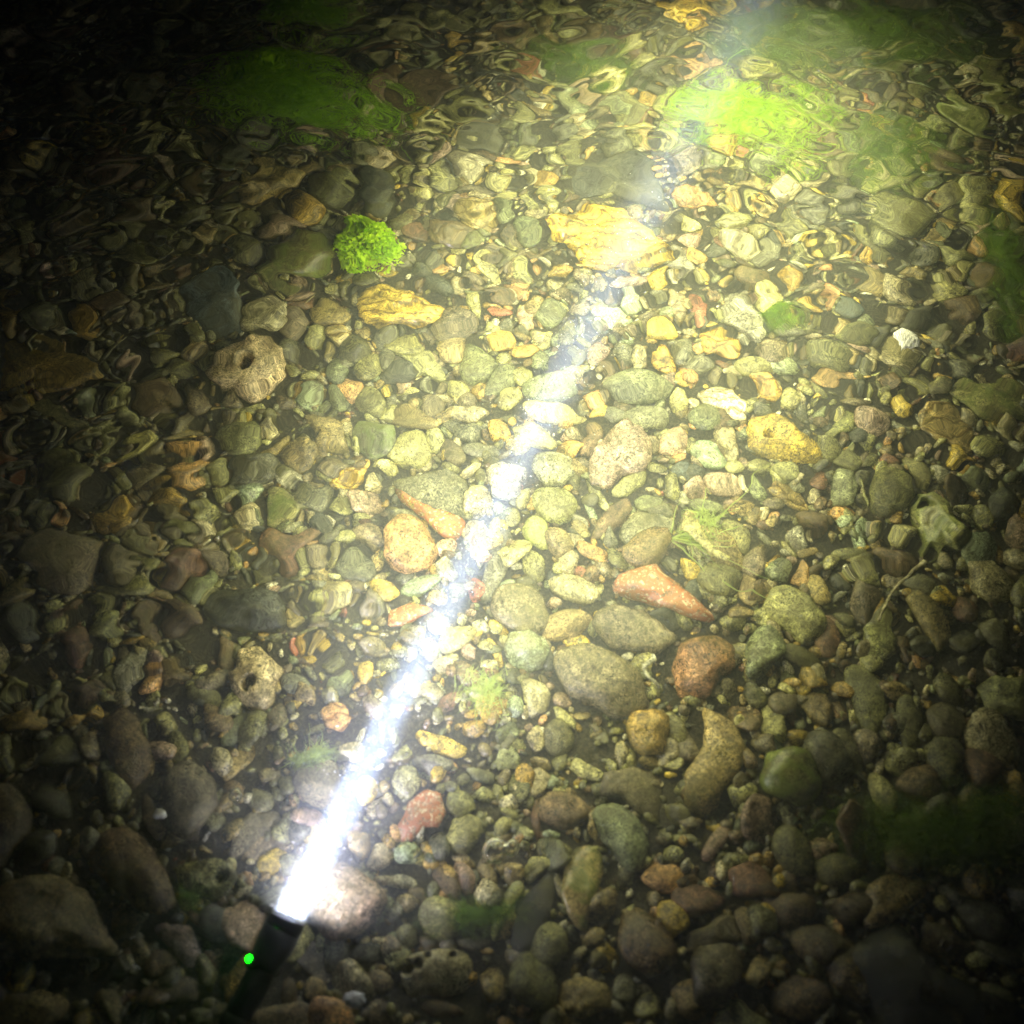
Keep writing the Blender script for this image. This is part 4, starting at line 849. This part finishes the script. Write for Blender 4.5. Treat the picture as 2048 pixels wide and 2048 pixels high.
cloud(1560, 60, 130, 60, 4500, .03, A_CD, 'thin olive algae haze above the largest algae clump', seed=8, flow=-.4)
cloud(2020, 560, 60, 100, 3500, .03, A_CD, 'dark green algae patch cut by the right edge in the upper half', seed=9, flow=1.2)
cloud(1560, 630, 45, 30, 1100, .022, A_CD, 'small sparse moss tuft against the pale speckled rock', seed=10)
cloud(975, 1395, 45, 50, 600, .025, A_PALE, 'pale green algae wisp right of the beam above the yellow bar stone', seed=11, flow=1.2)
cloud(625, 1520, 30, 28, 700, .015, A_PALE, 'small yellow green algae tuft on a stone left of the lower beam', seed=12)
algae(1350, 1078, 70, 8, 26, .05, .016, A_PALE, 'thin pale green algae strand with a curled end, right of centre', flow=(1, .25), curl=.5, seed=13, wid=.0009)
cloud(1415, 1065, 34, 34, 700, .022, A_PALE, 'pale green algae fringe coating a pointed stick', seed=14, flow=-.7)
cloud(940, 1835, 75, 32, 1600, .015, A_CD, 'dim green algae on the bed above the rock with four holes', seed=15)
cloud(1900, 1690, 200, 100, 7000, .035, A_CD, 'dark green algae patch in the dim lower right', seed=16)
cloud(380, 1790, 32, 26, 500, .012, A_CD, 'small dim green algae tuft above the pale pinkish stone by the torch', seed=17)
cloud(1150, 120, 150, 60, 4000, .02, A_CD, 'olive algae haze near the top edge, left of the beam end', seed=19, flow=-.3)
cloud(1800, 300, 150, 110, 4500, .02, A_CD, 'thin olive algae film left of the pale green pitted slab', seed=20, flow=-.7)

# ------------------------------------------------------------------ twigs, shell, bubbles
def tube(pts, rads, seg=10):
    V = []; Fq = []
    P = [Vector(p) for p in pts]
    for i, p in enumerate(P):
        t = (P[min(i+1, len(P)-1)]-P[max(i-1, 0)]).normalized(); u = t.cross(Vector((0, 0, 1))).normalized(); v_ = u.cross(t)
        for k in range(seg):
            a = 6.2832*k/seg; V.append(p+(u*math.cos(a)+v_*math.sin(a))*rads[i])
    for i in range(len(P)-1):
        for k in range(seg):
            k2 = (k+1) % seg; Fq.append((i*seg+k, i*seg+k2, (i+1)*seg+k2, (i+1)*seg+k))
    return np.array([v[:] for v in V]), np.array(Fq)
def twig(pix, z, rad, colour, name, label, cat, seed):
    r = np.random.default_rng(seed)
    pts = []
    pix = np.array(pix, float); t = np.linspace(0, len(pix)-1, 40)
    xs = np.interp(t, np.arange(len(pix)), pix[:, 0]); ys = np.interp(t, np.arange(len(pix)), pix[:, 1])
    ker = np.hanning(9); ker /= ker.sum()
    xs = np.convolve(np.pad(xs, 4, 'edge'), ker, 'valid'); ys = np.convolve(np.pad(ys, 4, 'edge'), ker, 'valid')
    P = np.array([at(x, y, z) for x, y in zip(xs, ys)])
    P[:, 2] += .0012*np.sin(np.linspace(0, 9, 40))
    rr = rad*(1-.5*np.linspace(0, 1, 40))*(1+.18*r.normal(size=40)); rr[0] *= .4; rr[-1] *= .3
    v, f = tube(P, rr); org = P[0].copy()
    o = mk(name, v-org, f, MATS['smooth'], loc=org); o.color = (*COL[colour], 1)
    tag(o, label, cat)
F_ = lambda x, y: (1348+x/2.76, 680+y/2.76)
twig([F_(1400, 1190), F_(1340, 1265), F_(1255, 1320), F_(1215, 1400), F_(1175, 1480), F_(1150, 1540)], .026, .0022, 'T', 'twig', 'thin bent pale twig joining the craggy rock to the split leaf-shaped stone', 'twig', 1)
twig([F_(70, 1000), F_(130, 1070), F_(215, 1150), F_(305, 1215)], .020, .0062, 'Y', 'stick', 'pale green pointed stick with algae on it, right of centre', 'stick', 2)
twig([F_(1030, 780), F_(1050, 850), F_(1070, 930)], .02, .0013, 'O', 'twig', 'short straight pale twig beside the grey green thumb stone', 'twig', 3)
E_ = lambda x, y: (680+x/2.76, 680+y/2.76)
# thin curved shell fragment
pp = [E_(1745, 1745), E_(1690, 1775), E_(1675, 1805), E_(1695, 1850), E_(1730, 1890), E_(1770, 1925)]
twig(pp, .022, .0022, 'w', 'shell_fragment', 'thin curved whitish shell rim between the mottled grey and craggy rust rocks', 'shell', 4)

gm_ = N('bubble_skin'); gb = gm_.n('BsdfGlass', i_IOR=1.0/1.33, i_Roughness=.0); gm_.l(gb.outputs[0], gm_.out.inputs[0])
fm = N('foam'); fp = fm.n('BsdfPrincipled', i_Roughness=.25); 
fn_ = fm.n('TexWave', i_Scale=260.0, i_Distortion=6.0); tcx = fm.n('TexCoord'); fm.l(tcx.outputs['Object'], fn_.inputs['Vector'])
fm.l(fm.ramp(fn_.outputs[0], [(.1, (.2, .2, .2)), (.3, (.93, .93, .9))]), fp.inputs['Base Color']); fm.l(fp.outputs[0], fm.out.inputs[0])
def flake(px, py, r0, label, seed):
    r = np.random.default_rng(seed); V, Fc = ico(4)
    p = at(px, py, .04)
    rr = r0*(1+.16*fnoise(V, 4, r)+.16*np.abs(fnoise(V, 9, r))+.07*fnoise(V, 22, r))
    v = V*rr[:, None]*[1, .75, .45]
    o = mk('floating_flake', v, Fc, fm.m, loc=p); tag(o, label, 'flake', 'bright flakes adrift in the water')
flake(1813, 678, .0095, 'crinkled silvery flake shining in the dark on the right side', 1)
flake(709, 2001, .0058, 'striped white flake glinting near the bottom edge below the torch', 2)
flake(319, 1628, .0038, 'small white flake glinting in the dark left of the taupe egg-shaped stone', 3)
def bubble(px, py, r0, label, seed, z=.03):
    V, Fc = ico(4); p = at(px, py, z)
    o = mk('air_bubble', V*r0, Fc, gm_.m, loc=p); tag(o, label, 'bubble', 'air bubbles in the water')
bubble(433, 1078, .0026, 'tiny ring-like bubble in the dark, left of the reddish ribbed stone', 1, .10)
bubble(990, 1701, .0085, 'largest clear bubble, below the narrow yellow green pebbles', 2)
bubble(472, 1588, .0045, 'clear bubble on the gravel right of the taupe egg-shaped stone', 3)
bubble(1025, 1697, .0050, 'middle-sized bubble touching the right side of the largest bubble', 4)
for k, o in enumerate([o for o in bpy.data.objects if o.type == 'MESH']): o.data.name = o.name
# suspended grains drifting in the beam
r = np.random.default_rng(77); V, Fc = ico(1); vs = []; fs = []
for i in range(900):
    t = r.uniform(.01, .62); rad = .010+.018*t
    p = LENS+np.array(BDIR)*t+r.normal(size=3)*rad; 
    if p[2] < .02 or p[2] > WATER-.01: continue
    fs.append(Fc+len(vs)*len(V)); vs.append(V*r.uniform(.00018, .00042)+p)
o = mk('silt_grains', np.concatenate(vs), np.concatenate(fs), plain('pale_silt', (.7, .7, .68), .6))
tag(o, 'fine pale silt grains drifting in the white torch beam', 'silt', kind='stuff')
